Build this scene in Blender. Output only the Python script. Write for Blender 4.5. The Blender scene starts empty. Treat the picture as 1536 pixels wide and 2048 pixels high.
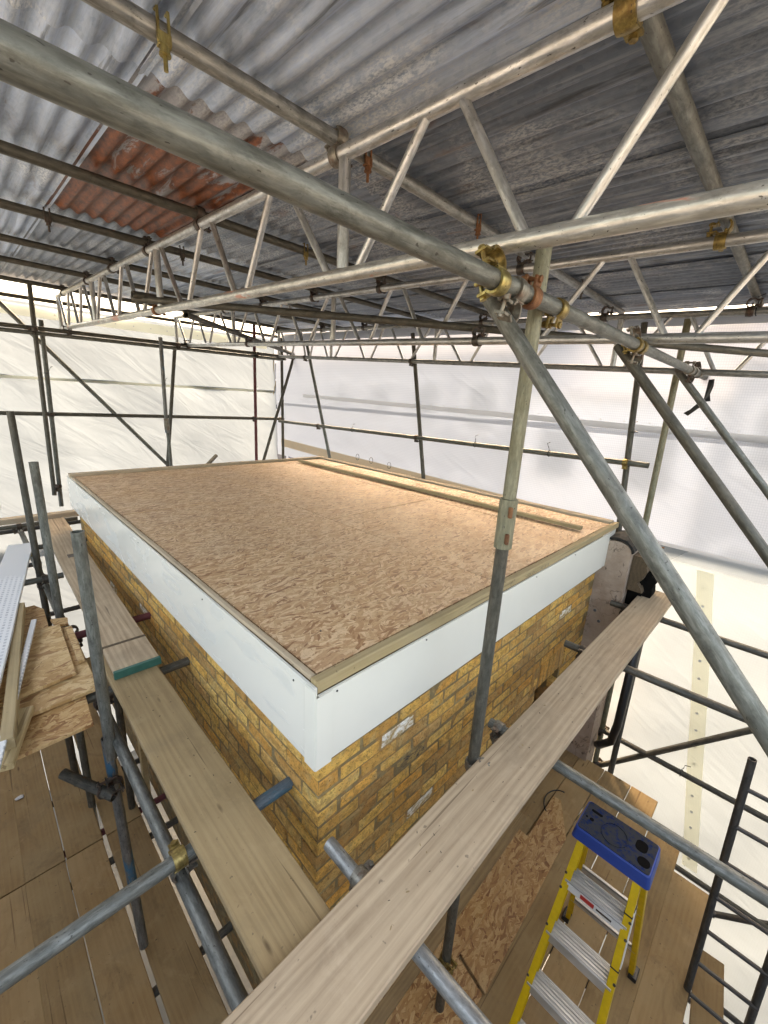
import bpy, bmesh, math, random
from mathutils import Vector, Matrix, noise
random.seed(7)
sc = bpy.context.scene
COL = sc.collection
PI = math.pi

# ------------------------------------------------------------------ camera
cd = bpy.data.cameras.new('camera'); cam = bpy.data.objects.new('camera', cd); COL.objects.link(cam)
Rr = [(0.70622407, -0.70597507, 0.05335507), (-0.14861366, -0.22150425, -0.96376856), (0.69221495, 0.67270727, -0.26134917)]
CAM = Vector((-0.70633939, -0.94985728, 0.91494504))
m = Matrix(((Rr[0][0], -Rr[1][0], -Rr[2][0], CAM.x), (Rr[0][1], -Rr[1][1], -Rr[2][1], CAM.y), (Rr[0][2], -Rr[1][2], -Rr[2][2], CAM.z), (0, 0, 0, 1)))
cam.matrix_world = m
cd.sensor_fit = 'HORIZONTAL'; cd.sensor_width = 36; cd.lens = 828.027 / 1536 * 36
cd.clip_start = 0.02; cd.clip_end = 500
sc.camera = cam
# ------------------------------------------------------------------ sky, sun, exposure
SUN_EL, SUN_AZ = math.radians(44), math.radians(52)       # azimuth from +Y towards +X
w = bpy.data.worlds.new('World'); sc.world = w; w.use_nodes = True
nt = w.node_tree; bg = nt.nodes['Background']
sky = nt.nodes.new('ShaderNodeTexSky'); sky.sky_type = 'NISHITA'; sky.sun_disc = False
sky.sun_elevation = SUN_EL; sky.sun_rotation = SUN_AZ; sky.air_density = 1.0; sky.dust_density = 6.0; sky.ozone_density = 0.5
nt.links.new(sky.outputs[0], bg.inputs[0]); bg.inputs[1].default_value = 0.15
sd = bpy.data.lights.new('sun', 'SUN'); sun = bpy.data.objects.new('sun', sd); COL.objects.link(sun)
sd.energy = 0.5; sd.angle = math.radians(30); sd.color = (1.0, 0.97, 0.93)
sdir = Vector((math.sin(SUN_AZ) * math.cos(SUN_EL), math.cos(SUN_AZ) * math.cos(SUN_EL), math.sin(SUN_EL)))
sun.rotation_euler = sdir.to_track_quat('Z', 'Y').to_euler(); sun.location = (6, 6, 12)
sc.view_settings.view_transform = 'Standard'; sc.view_settings.look = 'None'
sc.view_settings.exposure = 3.2; sc.view_settings.gamma = 1.0
sc.view_settings.use_curve_mapping = False
sc.view_settings.use_white_balance = True; sc.view_settings.white_balance_temperature = 9200; sc.view_settings.white_balance_tint = 10
sc.cycles.max_bounces = 10; sc.cycles.diffuse_bounces = 6; sc.cycles.glossy_bounces = 4
sc.cycles.transmission_bounces = 8; sc.cycles.transparent_max_bounces = 8
sc.cycles.caustics_reflective = False; sc.cycles.caustics_refractive = False

# ------------------------------------------------------------------ node helpers
class NT:
    def __init__(s, name):
        s.m = bpy.data.materials.new(name); s.m.use_nodes = True
        s.t = s.m.node_tree; s.n = s.t.nodes; s.b = s.n['Principled BSDF']; s.out = s.n['Material Output']
        s._tc = None
    def tc(s, which='Object'):
        if s._tc is None: s._tc = s.n.new('ShaderNodeTexCoord')
        return s._tc.outputs[which]
    def link(s, a, b): s.t.links.new(a, b)
    def put(s, sock, v):
        if hasattr(v, 'is_output'): s.link(v, sock)
        elif v is not None: sock.default_value = v
    def mapv(s, v, scale=(1, 1, 1), rot=(0, 0, 0), loc=(0, 0, 0)):
        n = s.n.new('ShaderNodeMapping'); s.put(n.inputs[0], v)
        n.inputs['Scale'].default_value = scale; n.inputs['Rotation'].default_value = rot; n.inputs['Location'].default_value = loc
        return n.outputs[0]
    def noise(s, v, scale=5, detail=4, rough=.55, dist=0, out=0):
        n = s.n.new('ShaderNodeTexNoise'); s.put(n.inputs['Vector'], v); n.inputs['Scale'].default_value = scale
        n.inputs['Detail'].default_value = detail; n.inputs['Roughness'].default_value = rough; n.inputs['Distortion'].default_value = dist
        return n.outputs[out]
    def vor(s, v, scale=5, feature='F1', out='Color', rnd=1):
        n = s.n.new('ShaderNodeTexVoronoi'); n.feature = feature; s.put(n.inputs['Vector'], v); n.inputs['Scale'].default_value = scale
        n.inputs['Randomness'].default_value = rnd
        return n.outputs[out]
    def ramp(s, v, stops, interp='LINEAR'):
        n = s.n.new('ShaderNodeValToRGB'); s.put(n.inputs[0], v); r = n.color_ramp; r.interpolation = interp
        while len(r.elements) > 1: r.elements.remove(r.elements[-1])
        for i, (p, c) in enumerate(stops):
            e = r.elements[0] if i == 0 else r.elements.new(p)
            e.position = p; e.color = (c[0], c[1], c[2], 1) if not isinstance(c, (int, float)) else (c, c, c, 1)
        return n.outputs[0]
    def mix(s, f, a, b, mode='MIX'):
        n = s.n.new('ShaderNodeMix'); n.data_type = 'RGBA'; n.blend_type = mode
        s.put(n.inputs[0], f)
        for i, v in ((6, a), (7, b)):
            if isinstance(v, (tuple, list)): n.inputs[i].default_value = (v[0], v[1], v[2], 1)
            else: s.put(n.inputs[i], v)
        return n.outputs[2]
    def math(s, op, a, b=None, clamp=False):
        n = s.n.new('ShaderNodeMath'); n.operation = op; n.use_clamp = clamp; s.put(n.inputs[0], a)
        if b is not None: s.put(n.inputs[1], b)
        return n.outputs[0]
    def sep(s, v):
        n = s.n.new('ShaderNodeSeparateXYZ'); s.put(n.inputs[0], v); return n.outputs
    def rnd(s):
        return s.n.new('ShaderNodeObjectInfo').outputs['Random']
    def offs(s, v):        # shift texture space by the object's random number
        n = s.n.new('ShaderNodeVectorMath'); n.operation = 'MULTIPLY_ADD'
        s.put(n.inputs[0], s.rnd()); n.inputs[1].default_value = (37.1, 23.7, 51.3); s.put(n.inputs[2], v)
        return n.outputs[0]
    def bump(s, h, strength=.3, dist=.01, nrm=None):
        n = s.n.new('ShaderNodeBump'); n.inputs['Strength'].default_value = strength; n.inputs['Distance'].default_value = dist
        s.put(n.inputs['Height'], h)
        if nrm is not None: s.put(n.inputs['Normal'], nrm)
        return n.outputs[0]
    def set(s, base=None, rough=None, metal=None, normal=None, spec=None, alpha=None):
        if isinstance(base, tuple): base = (base[0], base[1], base[2], 1)
        s.put(s.b.inputs['Base Color'], base); s.put(s.b.inputs['Roughness'], rough)
        s.put(s.b.inputs['Metallic'], metal); s.put(s.b.inputs['Normal'], normal)
        s.put(s.b.inputs['Specular IOR Level'], spec)
        return s.m

M = {}
def metal_tube(name, c1, c2, metal=.45, rough=.5, stain=(.12, .085, .05), stain_amt=.25, paint=None, paint_lo=.55, scale=1.0):
    k = NT(name); v = k.offs(k.tc())
    big = k.noise(v, 5 * scale, 5, .6); fine = k.noise(k.mapv(v, (60, 60, 9)), 1.6, 4, .65)
    streak = k.noise(k.mapv(v, (24, 24, 9.0)), 1.5, 7, .72, .5)
    c = k.mix(k.ramp(streak, [(.30, 0), (.72, 1)]), c1, c2)
    c = k.mix(k.math('MULTIPLY', k.ramp(fine, [(.48, 0), (.66, 1)]), .5), c, (c2[0] * 1.5, c2[1] * 1.5, c2[2] * 1.5))
    c = k.mix(k.math('MULTIPLY', k.ramp(big, [(.48, 0), (.7, 1)]), stain_amt), c, stain)
    nicks = k.noise(k.mapv(v, (130, 130, 70)), 1.0, 2, .5)
    c = k.mix(k.ramp(nicks, [(.68, 0), (.72, .8)]), c, (.035, .03, .025))
    drk = k.noise(k.mapv(v, (15, 15, 11)), 1.3, 7, .75, .3)
    c = k.mix(k.ramp(drk, [(.52, 0), (.70, .55)]), c, (c1[0] * .45, c1[1] * .43, c1[2] * .38))
    met = metal
    if paint:
        pm = k.ramp(k.noise(k.mapv(v, (4, 4, 1.3)), 2.2, 5, .6, .4), [(paint_lo, 0), (paint_lo + .03, 1)])
        c = k.mix(pm, c, paint); met = k.math('MULTIPLY', k.math('SUBTRACT', 1, pm), metal)
    r = k.math('ADD', k.math('MULTIPLY', big, .35), rough - .17)
    k.set(c, r, met, k.bump(k.math('ADD', fine, k.math('MULTIPLY', streak, .6)), .25, .003))
    M[name] = k.m
metal_tube('galvanised', (.075, .078, .067), (.195, .20, .18))
metal_tube('galvanised_dark', (.045, .043, .034), (.12, .112, .092), .35, .55)
metal_tube('galvanised_bright', (.16, .165, .16), (.34, .345, .33), .55, .42, stain_amt=.2)
metal_tube('galvanised_green', (.14, .135, .09), (.26, .245, .17), .3, .55, stain=(.13, .10, .03), stain_amt=.5)
metal_tube('galvanised_blue', (.11, .115, .11), (.21, .215, .21), paint=(.035, .12, .19), paint_lo=.54)
metal_tube('blue_paint', (.05, .09, .12), (.12, .15, .17), .2, .5, paint=(.045, .115, .155), paint_lo=.5)
metal_tube('galvanised_red', (.13, .11, .10), (.2, .17, .15), .2, .6, paint=(.13, .03, .035), paint_lo=.4)
metal_tube('galvanised_pink', (.24, .23, .2), (.42, .4, .36), .6, .38, stain_amt=.1, paint=(.5, .26, .2), paint_lo=.64)
metal_tube('aluminium', (.35, .35, .335), (.60, .605, .60), .75, .36, stain=(.22, .19, .15), stain_amt=.3)
metal_tube('aluminium_pink', (.40, .39, .36), (.62, .61, .57), .72, .36, stain=(.22, .16, .12), stain_amt=.4, paint=(.52, .27, .21), paint_lo=.63)
metal_tube('brass_zinc', (.17, .115, .035), (.36, .27, .10), .7, .42, stain=(.10, .045, .015), stain_amt=.7, scale=6)
metal_tube('brass_bright', (.20, .15, .05), (.45, .37, .15), .8, .34, stain=(.14, .07, .02), stain_amt=.55, scale=6)
metal_tube('coupler_steel', (.13, .12, .10), (.26, .24, .2), .6, .45, stain=(.16, .055, .02), stain_amt=.6, scale=6)
metal_tube('coupler_dark', (.05, .042, .035), (.11, .095, .08), .5, .5, stain=(.10, .035, .015), stain_amt=.7, scale=6)
metal_tube('coupler_rust', (.16, .055, .02), (.27, .13, .06), .3, .7, stain=(.07, .02, .012), stain_amt=.7, scale=6)
metal_tube('dark_steel', (.035, .033, .03), (.08, .075, .068), .35, .5)

def zinc(name, rust=False, tone=1.0):
    k = NT(name); v = k.offs(k.tc())
    sp = k.vor(k.mapv(v, (1, .55, 1)), 85); spg = k.math('MULTIPLY', k.sep(sp)[0], 1)
    streak = k.noise(k.mapv(v, (22, 1.3, 16)), 1.0, 7, .68, .8)
    dash = k.noise(k.mapv(v, (190, 55, 60)), 1.0, 4, .65)
    big = k.noise(v, 2.2, 4, .55, .4)
    t = tone
    c = k.mix(k.ramp(streak, [(.32, 0), (.66, 1)]), (.10 * t, .125 * t, .165 * t), (.27 * t, .325 * t, .41 * t))
    lt = k.ramp(k.noise(k.mapv(v, (38, 1.0, 20)), 1.0, 6, .7, .5), [(.56, 0), (.64, 1)])
    c = k.mix(k.math('MULTIPLY', lt, .5), c, (.42, .47, .53))
    c = k.mix(k.math('MULTIPLY', spg, .22), c, (min(.7, .45 * t), min(.75, .49 * t), min(.8, .55 * t)))
    white = k.math('MULTIPLY', k.ramp(big, [(.46, 0), (.60, 1)]), k.ramp(dash, [(.42, 0), (.58, 1)]))
    c = k.mix(k.math('MULTIPLY', white, min(.95, .55 * t)), c, (.68, .71, .74))
    dk = k.ramp(k.noise(k.mapv(v, (26, 1.8, 20)), 1.0, 5, .6, .3), [(.60, 0), (.70, 1)])
    c = k.mix(k.math('MULTIPLY', dk, .75), c, (.05, .053, .06))
    rs = k.ramp(k.noise(k.mapv(v, (5, 1.6, 5)), 1.2, 5, .65, .5), [(.62, 0), (.72, 1)])
    c = k.mix(k.math('MULTIPLY', rs, .5), c, (.20, .10, .05))
    met = .45
    if rust:
        n1 = k.noise(k.mapv(v, (17, 3.0, 8)), 1.0, 8, .7, .6)
        yg = k.math('MULTIPLY', k.math('ADD', k.sep(k.tc())[1], .25), .22)        # rust creeping from the eave end of this sheet
        msk = k.ramp(k.math('ADD', n1, yg), [(.44, 0), (.5, 1)])
        rc = k.mix(k.ramp(k.noise(k.mapv(v, (40, 14, 30)), 1.0, 5, .7), [(.3, 0), (.7, 1)]), (.028, .007, .003), (.30, .085, .022))
        c = k.mix(msk, k.mix(.4, c, (.36, .30, .25)), rc)
        met = k.math('MULTIPLY', k.math('SUBTRACT', 1, msk), .35)
    k.set(c, k.math('ADD', k.math('MULTIPLY', streak, .3), .3), met, k.bump(k.math('ADD', k.math('MULTIPLY', dash, .5), streak), .3, .004))
    M[name] = k.m
zinc('zinc', tone=.9); zinc('zinc_dark', tone=.8); zinc('zinc_pale', tone=2.0); zinc('zinc_rust', True)

def osb(name, c0, c1, c2, dark, s=1.0, dirt=.25):
    k = NT(name); v = k.offs(k.tc())
    wob = k.noise(v, 9, 2, .5, out=1)
    n = k.n.new('ShaderNodeVectorMath'); n.operation = 'MULTIPLY_ADD'; k.put(n.inputs[0], wob); n.inputs[1].default_value = (.06, .06, .03); k.put(n.inputs[2], v)
    v2 = n.outputs[0]
    cur = None; hh = None
    for i, (ang, off) in enumerate([(.15, 0), (1.1, 3.3), (-.55, 7.1), (2.2, 11.9), (.75, 15.2), (-.95, 19.4), (.33, 23.7), (-.18, 28.1)]):
        mv = k.mapv(k.mapv(v2, (1, 1, 1), (0, 0, ang), (off, off * .7, 0)), (10 * s, 44 * s, 8))
        cell = k.sep(k.vor(mv, 1.0)); 
        tone = k.ramp(cell[0], [(0, dark), (.22, c0), (.55, c1), (.85, c2), (1, c2)])
        grain = k.noise(k.mapv(mv, (.8, 7, 1)), 1.5, 3, .6)
        tone = k.mix(k.math('MULTIPLY', k.ramp(grain, [(.4, 0), (.75, 1)]), .35), tone, dark)
        if cur is None: cur = tone; hh = cell[1]
        else:
            f = k.ramp(cell[2], [(.60, 0), (.66, 1)], 'LINEAR'); cur = k.mix(f, cur, tone); hh = k.mix(f, hh, cell[1])
    fib = k.noise(k.mapv(v2, (60, 60, 60)), 2.2, 4, .7)
    cur = k.mix(k.ramp(fib, [(.5, 0), (.72, .45)]), cur, dark)
    d = k.ramp(k.noise(v, 2.2, 5, .6), [(.4, 0), (.75, 1)])
    cur = k.mix(k.math('MULTIPLY', d, dirt), cur, (.33, .29, .25))
    k.set(cur, k.math('ADD', k.math('MULTIPLY', k.noise(v, 3.5, 4, .6), .3), .46), 0, k.bump(hh, .35, .002)); M[name] = k.m
osb('osb_roof', (.50, .275, .135), (.60, .375, .20), (.79, .56, .345), (.25, .105, .042), 1.9, .14)
osb('osb_scrap', (.46, .275, .11), (.55, .35, .155), (.66, .46, .24), (.28, .13, .05), 1.2, .08)
osb('osb_floor', (.40, .21, .075), (.50, .29, .115), (.60, .39, .18), (.22, .085, .025), 1.5, .15)

def timber(name, c1, c2, dust=(.34, .28, .21), dust_amt=.5, grain=1.0, rough=.8, stain=0.0):
    stain = .55 if 'floor' in name else (.3 if 'board' in name else 0)
    k = NT(name); v = k.offs(k.tc())
    g = k.noise(k.mapv(v, (1.5, 44, 44)), 1.0 * grain, 7, .68, 1.4)
    n = k.n.new('ShaderNodeTexWave'); n.wave_type = 'BANDS'; n.bands_direction = 'Y'
    k.put(n.inputs[0], k.mapv(v, (.55, 7, 4))); n.inputs['Scale'].default_value = 1.5 * grain; n.inputs['Distortion'].default_value = 14; n.inputs['Detail'].default_value = 3; n.inputs['Detail Scale'].default_value = .7
    gr = k.math('ADD', k.math('MULTIPLY', g, .82), k.math('MULTIPLY', n.outputs['Fac'], .18))
    c = k.mix(k.ramp(gr, [(.25, 0), (.7, 1)]), c1, c2)
    d = k.noise(v, 3.0, 6, .62, .3)
    c = k.mix(k.math('MULTIPLY', k.ramp(d, [(.3, 0), (.65, 1)]), dust_amt), c, dust)
    blot = k.noise(v, 1.7, 5, .65, .5)
    c = k.mix(k.math('MULTIPLY', k.ramp(blot, [(.52, 0), (.72, 1)]), .35), c, (.13, .10, .065))
    specks = k.noise(v, 42, 2, .5)
    c = k.mix(k.ramp(specks, [(.71, 0), (.76, .55)]), c, (.06, .045, .03))
    kn = k.vor(k.mapv(v, (1.3, 5.5, 3)), 1.6, 'F1', 'Distance')
    c = k.mix(k.ramp(kn, [(.035, .75), (.075, 0)]), c, (c1[0] * .38, c1[1] * .33, c1[2] * .3))
    ck = k.noise(k.mapv(v, (.9, 46, 30)), 1.0, 3, .5, .5)
    c = k.mix(k.ramp(ck, [(.67, 0), (.70, .6)]), c, (c1[0] * .4, c1[1] * .36, c1[2] * .32))
    if stain:
        c = k.mix(k.ramp(k.noise(k.mapv(v, (.8, 1.4, 1)), 4.5, 6, .68, .5), [(.54, 0), (.74, stain)]), c, (c1[0] * .42, c1[1] * .42, c1[2] * .45))
        pale = k.noise(v, 7, 6, .7, .3)
        c = k.mix(k.ramp(pale, [(.56, 0), (.72, stain * .8)]), c, (dust[0] * 1.25, dust[1] * 1.25, dust[2] * 1.3))
    k.set(c, rough, 0, k.bump(k.math('ADD', gr, k.math('MULTIPLY', k.noise(v, 60, 3, .6), .4)), .35, .003)); M[name] = k.m
timber('board_grey', (.27, .18, .105), (.53, .39, .255), (.50, .385, .262), .36)
timber('board_tan', (.20, .125, .055), (.36, .245, .12), (.37, .265, .14), .45)
timber('board_floor', (.23, .135, .055), (.32, .20, .085), (.37, .26, .13), .75)
timber('board_floor_warm', (.28, .165, .065), (.37, .23, .10), (.41, .285, .145), .7)
timber('timber_new', (.40, .27, .12), (.56, .42, .22), (.5, .4, .25), .2, 1.4)
timber('timber_treated', (.30, .215, .10), (.43, .32, .17), (.42, .33, .21), .3, 1.4)
timber('timber_pale', (.40, .29, .19), (.54, .42, .29), (.5, .42, .32), .3, 1.2)
timber('timber_dark', (.06, .038, .02), (.12, .08, .045), (.14, .10, .06), .3)

def brick(name, stops, island=False, pits=.65):
    k = NT(name); v = k.offs(k.tc())
    if island:
        r = k.n.new('ShaderNodeNewGeometry').outputs['Random Per Island']
    else: r = k.rnd()
    c = k.ramp(r, stops)
    n1 = k.noise(v, 30, 7, .72, .4); n2 = k.noise(v, 95, 4, .72)
    c = k.mix(k.math('MULTIPLY', k.ramp(n1, [(.44, 0), (.60, 1)]), .62), c, (.24, .125, .04))
    org = k.ramp(k.noise(v, 9, 4, .6, .5), [(.50, 0), (.62, 1)])
    c = k.mix(k.math('MULTIPLY', org, .45), c, (.58, .27, .07))
    c = k.mix(k.math('MULTIPLY', k.ramp(k.noise(v, 13, 4, .6), [(.52, 0), (.66, 1)]), .45), c, (.50, .37, .17))
    if name in ('brick_white', 'brick_black'):
        pm = k.ramp(k.noise(k.mapv(v, (1, 1, 2.2)), 16, 5, .7, .6), [(.40, 1), (.56, 0)])
        c = k.mix(pm, (.42, .27, .10), k.ramp(r, stops))
    c = k.mix(k.math('MULTIPLY', k.ramp(n2, [(.56, 0), (.64, 1)]), pits), c, (.045, .03, .015))
    k.set(c, .88, 0, k.bump(k.math('ADD', n1, n2), .7, .006), .25); M[name] = k.m
stk = [(0, (0.728, 0.402, 0.100)), (.12, (0.858, 0.504, 0.133)), (.24, (0.572, 0.300, 0.081)), (.36, (0.780, 0.372, 0.081)), (.48, (0.860, 0.552, 0.166)), (.58, (0.468, 0.270, 0.100)), (.68, (0.676, 0.408, 0.162)), (.78, (0.754, 0.444, 0.114)), (.88, (0.598, 0.324, 0.104)), (1, (0.390, 0.216, 0.081))]
brick('brick_stock', stk); brick('brick_stock_far', stk, True)
brick('brick_white', [(0, (.85, .80, .70)), (1, (.88, .84, .76))], pits=.35)
brick('brick_black', [(0, (.06, .055, .05)), (1, (.11, .09, .07))])
brick('mortar', [(0, (.22, .165, .085)), (1, (.22, .165, .085))], pits=.15)

k = NT('fascia_white'); v = k.offs(k.tc())
k.set(k.mix(k.math('MULTIPLY', k.ramp(k.noise(v, 3, 4, .6), [(.4, 0), (.75, 1)]), .25), (.75, .73, .66), (.62, .60, .54)), .28, 0, k.bump(k.noise(v, 1.8, 2, .5), .08, .02)); M['fascia_white'] = k.m
k = NT('fascia_film'); v = k.offs(k.tc())      # protective film, partly lifted in wavy bubbles
fl = k.noise(k.mapv(v, (1, 1.1, 4.0)), 2.0, 2, .45, 1.6)
msk = k.ramp(fl, [(.57, 0), (.59, 1)])
c = k.mix(msk, (.75, .73, .665), (.67, .66, .61))
k.set(c, k.mix(msk, (.22, .22, .22), (.42, .42, .42)), 0, k.bump(k.math('ADD', k.math('MULTIPLY', msk, .05), k.math('MULTIPLY', k.noise(k.mapv(v, (1, .8, 2)), 2, 1, .4), .6)), .10, .03)); M['fascia_film'] = k.m

def plain(name, c, rough=.5, metal=0, var=.25, nscale=8, bump=.2, spec=.5):
    k = NT(name); v = k.offs(k.tc()); n = k.noise(v, nscale, 5, .6)
    col = k.mix(k.math('MULTIPLY', k.ramp(n, [(.3, 0), (.7, 1)]), var * 2), c, (c[0] * .55, c[1] * .55, c[2] * .55))
    k.set(col, rough, metal, k.bump(n, bump, .003), spec); M[name] = k.m
plain('ladder_yellow', (.72, .46, .008), .45, 0, .22, 30, .5)
plain('ladder_blue', (.006, .05, .27), .4, 0, .1, 12)
plain('plastic_black', (.012, .012, .013), .4)
plain('tar', (.03, .028, .026), .85, 0, .3, 14, .8, .2)
plain('matt_black', (.010, .009, .008), .95, 0, .3, 14, .8, .05)  # near-black; shade of the pier recess and cap slots put into the colour
plain('white_label', (.72, .71, .68), .5, 0, .1)
plain('red_label', (.5, .03, .025), .45, 0, .1)
plain('green_plastic', (.03, .14, .11), .5, 0, .3, 20)
plain('concrete', (.26, .25, .24), .9, 0, .2, 1)
plain('slate_grey', (.20, .20, .222), .8, 0, .2, 1)
plain('pale_render', (.62, .60, .60), .8, 0, .1, 1)
plain('window_dark', (.05, .06, .08), .2)
plain('silver_tape', (.55, .56, .58), .3, .6, .1)
plain('scrap_film', (.7, .7, .7), .25, 0, .1)
k = NT('ladder_cap'); v = k.tc(); d = k.ramp(k.noise(v, 38, 5, .7), [(.36, 0), (.52, 1)])
k.set(k.mix(d, (.005, .018, .085), (.042, .044, .048)), .8, 0, k.bump(k.noise(v, 60, 3), .3, .002), .1); M['ladder_cap'] = k.m
k = NT('tread_alu'); v = k.tc(); rb = k.n.new('ShaderNodeTexWave'); rb.bands_direction = 'X'; k.put(rb.inputs[0], v); rb.inputs['Scale'].default_value = 18; rb.inputs['Distortion'].default_value = .3
k.set(k.mix(k.ramp(k.noise(k.mapv(v, (30, 3, 3)), 1.5, 5, .6), [(.35, 0), (.7, 1)]), (.42, .42, .40), (.62, .62, .60)), .42, .55, k.bump(rb.outputs['Fac'], .5, .004)); M['tread_alu'] = k.m
k = NT('plaster'); v = k.tc()
n1 = k.noise(v, 5, 6, .65, .4); cr = k.vor(k.mapv(v, (1, 3, 2.2)), 2.6, 'DISTANCE_TO_EDGE', 'Distance')
c = k.mix(k.ramp(n1, [(.35, 0), (.65, 1)]), (.33, .24, .18), (.47, .365, .29))
c = k.mix(k.ramp(k.noise(k.mapv(v, (3, 9, 4)), 2.2, 5, .65, .6), [(.60, 0), (.66, .9)]), c, (.10, .07, .05))
crk = k.math('ABSOLUTE', k.math('SUBTRACT', k.noise(k.mapv(v, (1, 1.4, 1)), 2.2, 4, .6, .4), .5))
c = k.mix(k.ramp(crk, [(0, .7), (.006, 0)]), c, (.10, .07, .05))
k.set(c, .9, 0, k.bump(k.math('ADD', n1, k.noise(v, 28, 5, .7)), .8, .012)); M['plaster'] = k.m
# printed tape pattern on white boards
k = NT('printed_white'); v = k.tc()
br = k.n.new('ShaderNodeTexBrick'); k.put(br.inputs[0], v); br.offset = .5
br.inputs['Color1'].default_value = (.36, .38, .40, 1); br.inputs['Color2'].default_value = (.50, .52, .54, 1); br.inputs['Mortar'].default_value = (.66, .67, .67, 1)
br.inputs['Scale'].default_value = 1; br.inputs['Brick Width'].default_value = .034; br.inputs['Row Height'].default_value = .026; br.inputs['Mortar Size'].default_value = .0075
fade = k.ramp(k.math('ADD', k.sep(v)[0], k.math('MULTIPLY', k.noise(v, 14, 4, .6), .25)), [(.52, 0), (.60, 1)])
k.set(k.mix(fade, br.outputs[0], (.56, .57, .57)), .45, 0, None); M['printed_white'] = k.m

def sheeting(name, col, trans=.62, clear=0.0, grid=.35, pitch=.012, rough=.5, ts=(.3, .3, .3), bs=.45):
    k = NT(name); k.n.remove(k.b); v = k.tc('UV')
    sx = k.sep(v)
    def lines(s, p):
        a = k.math('FRACT', k.math('DIVIDE', s, p)); return k.ramp(a, [(0, 1), (.16, .9), (.26, 0), (1, 0)])
    g = k.math('MAXIMUM', lines(sx[0], pitch), lines(sx[1], pitch * 1.25))
    soft = k.noise(v, 2.2, 5, .6)
    big = k.noise(v, .9, 3, .5)
    base = k.mix(k.math('MULTIPLY', k.ramp(soft, [(.35, 0), (.7, 1)]), .16), col, (col[0] * .8, col[1] * .8, col[2] * .8))
    bmp = k.bump(k.math('ADD', k.math('MULTIPLY', k.noise(k.mapv(k.mapv(v, (1, 1, 1), (0, 0, .6)), (.9, 3.2, 1)), 1.5, 3, .5, .9), 1), k.math('MULTIPLY', k.noise(v, 9, 2, .5), .10)), bs, .12)
    tr = k.n.new('ShaderNodeBsdfTranslucent'); k.put(tr.inputs[0], k.mix(1.0, k.mix(k.math('MULTIPLY', g, grid), base, (col[0] * .6, col[1] * .6, col[2] * .6)), ts, 'MULTIPLY')); k.put(tr.inputs['Normal'], bmp)
    df = k.n.new('ShaderNodeBsdfPrincipled'); k.put(df.inputs['Base Color'], base); df.inputs['Roughness'].default_value = rough; k.put(df.inputs['Normal'], bmp)
    ms = k.n.new('ShaderNodeMixShader'); ms.inputs[0].default_value = trans; k.link(df.outputs[0], ms.inputs[1]); k.link(tr.outputs[0], ms.inputs[2])
    last = ms
    if clear:
        rf = k.n.new('ShaderNodeBsdfRefraction'); rf.inputs['Roughness'].default_value = .52; rf.inputs['IOR'].default_value = 1.08
        rf.inputs[0].default_value = (.97, .97, .98, 1)
        m2 = k.n.new('ShaderNodeMixShader'); k.put(m2.inputs[0], k.math('MULTIPLY', k.math('SUBTRACT', 1, k.math('MULTIPLY', g, .28)), clear))
        k.link(ms.outputs[0], m2.inputs[1]); k.link(rf.outputs[0], m2.inputs[2]); last = m2
    k.link(last.outputs[0], k.out.inputs[0]); M[name] = k.m
sheeting('sheet_cream', (.96, .95, .92), .84, 0, .10, ts=(.128, .157, .196), bs=.18)
sheeting('sheet_clear', (.93, .95, .98), .82, .5, .12, .016, ts=(.158, .192, .25), bs=.2)
sheeting('sheet_lower', (.94, .92, .86), .75, 0, .22, .018, ts=(.18, .22, .275), bs=.14)
sheeting('sheet_band', (.95, .92, .80), .85, 0, .1, ts=(1, 1, .95), bs=.1)
sheeting('sheet_tan', (.88, .74, .58), .75, 0, .1, ts=(.9, .85, .75), bs=.1)
sheeting('sheet_band_clear', (.95, .94, .93), .85, 0, .1, ts=(1, 1, 1), bs=.1)

# ------------------------------------------------------------------ object helpers
def link(name, me, mat, parent=None, mw=None):
    o = bpy.data.objects.new(name, me); COL.objects.link(o)
    if mat is not None:
        if not me.materials: me.materials.append(M[mat] if isinstance(mat, str) else mat)
    if mw is not None: o.matrix_world = mw
    if parent is not None:
        o.parent = parent
        o.matrix_parent_inverse = parent.matrix_world.inverted() if False else Matrix.Identity(4)
        if mw is not None: o.matrix_basis = parent.matrix_world.inverted() @ mw
    return o
def tag(o, label=None, cat=None, group=None, kind=None):
    for kk, vv in (('label', label), ('category', cat), ('group', group), ('kind', kind)):
        if vv: o[kk] = vv
    return o
def empty(name, loc, label, cat, group=None, rot=(0, 0, 0)):
    o = bpy.data.objects.new(name, None); COL.objects.link(o); o.empty_display_size = .1
    o.matrix_world = Matrix.LocRotScale(Vector(loc), __import__('mathutils').Euler(rot), None)
    return tag(o, label, cat, group)
def axis_matrix(p, z, x=None):
    z = Vector(z).normalized()
    if x is None: x = Vector((0, 0, 1)) if abs(z.z) < .9 else Vector((1, 0, 0))
    x = Vector(x); x = (x - z * x.dot(z)).normalized(); y = z.cross(x)
    return Matrix(((x.x, y.x, z.x, p[0]), (x.y, y.y, z.y, p[1]), (x.z, y.z, z.z, p[2]), (0, 0, 0, 1)))
def bm_mesh(bm, name, smooth=None):
    me = bpy.data.meshes.new(name); bm.to_mesh(me); bm.free()
    if smooth: me.shade_smooth() if hasattr(me, 'shade_smooth') else None
    return me
def smooth_by_angle(me, ang=40):
    me.shade_smooth()
    bm = bmesh.new(); bm.from_mesh(me)
    for e in bm.edges:
        if len(e.link_faces) == 2 and e.calc_face_angle(0) > math.radians(ang): e.smooth = False
    bm.to_mesh(me); bm.free(); return me
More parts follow.
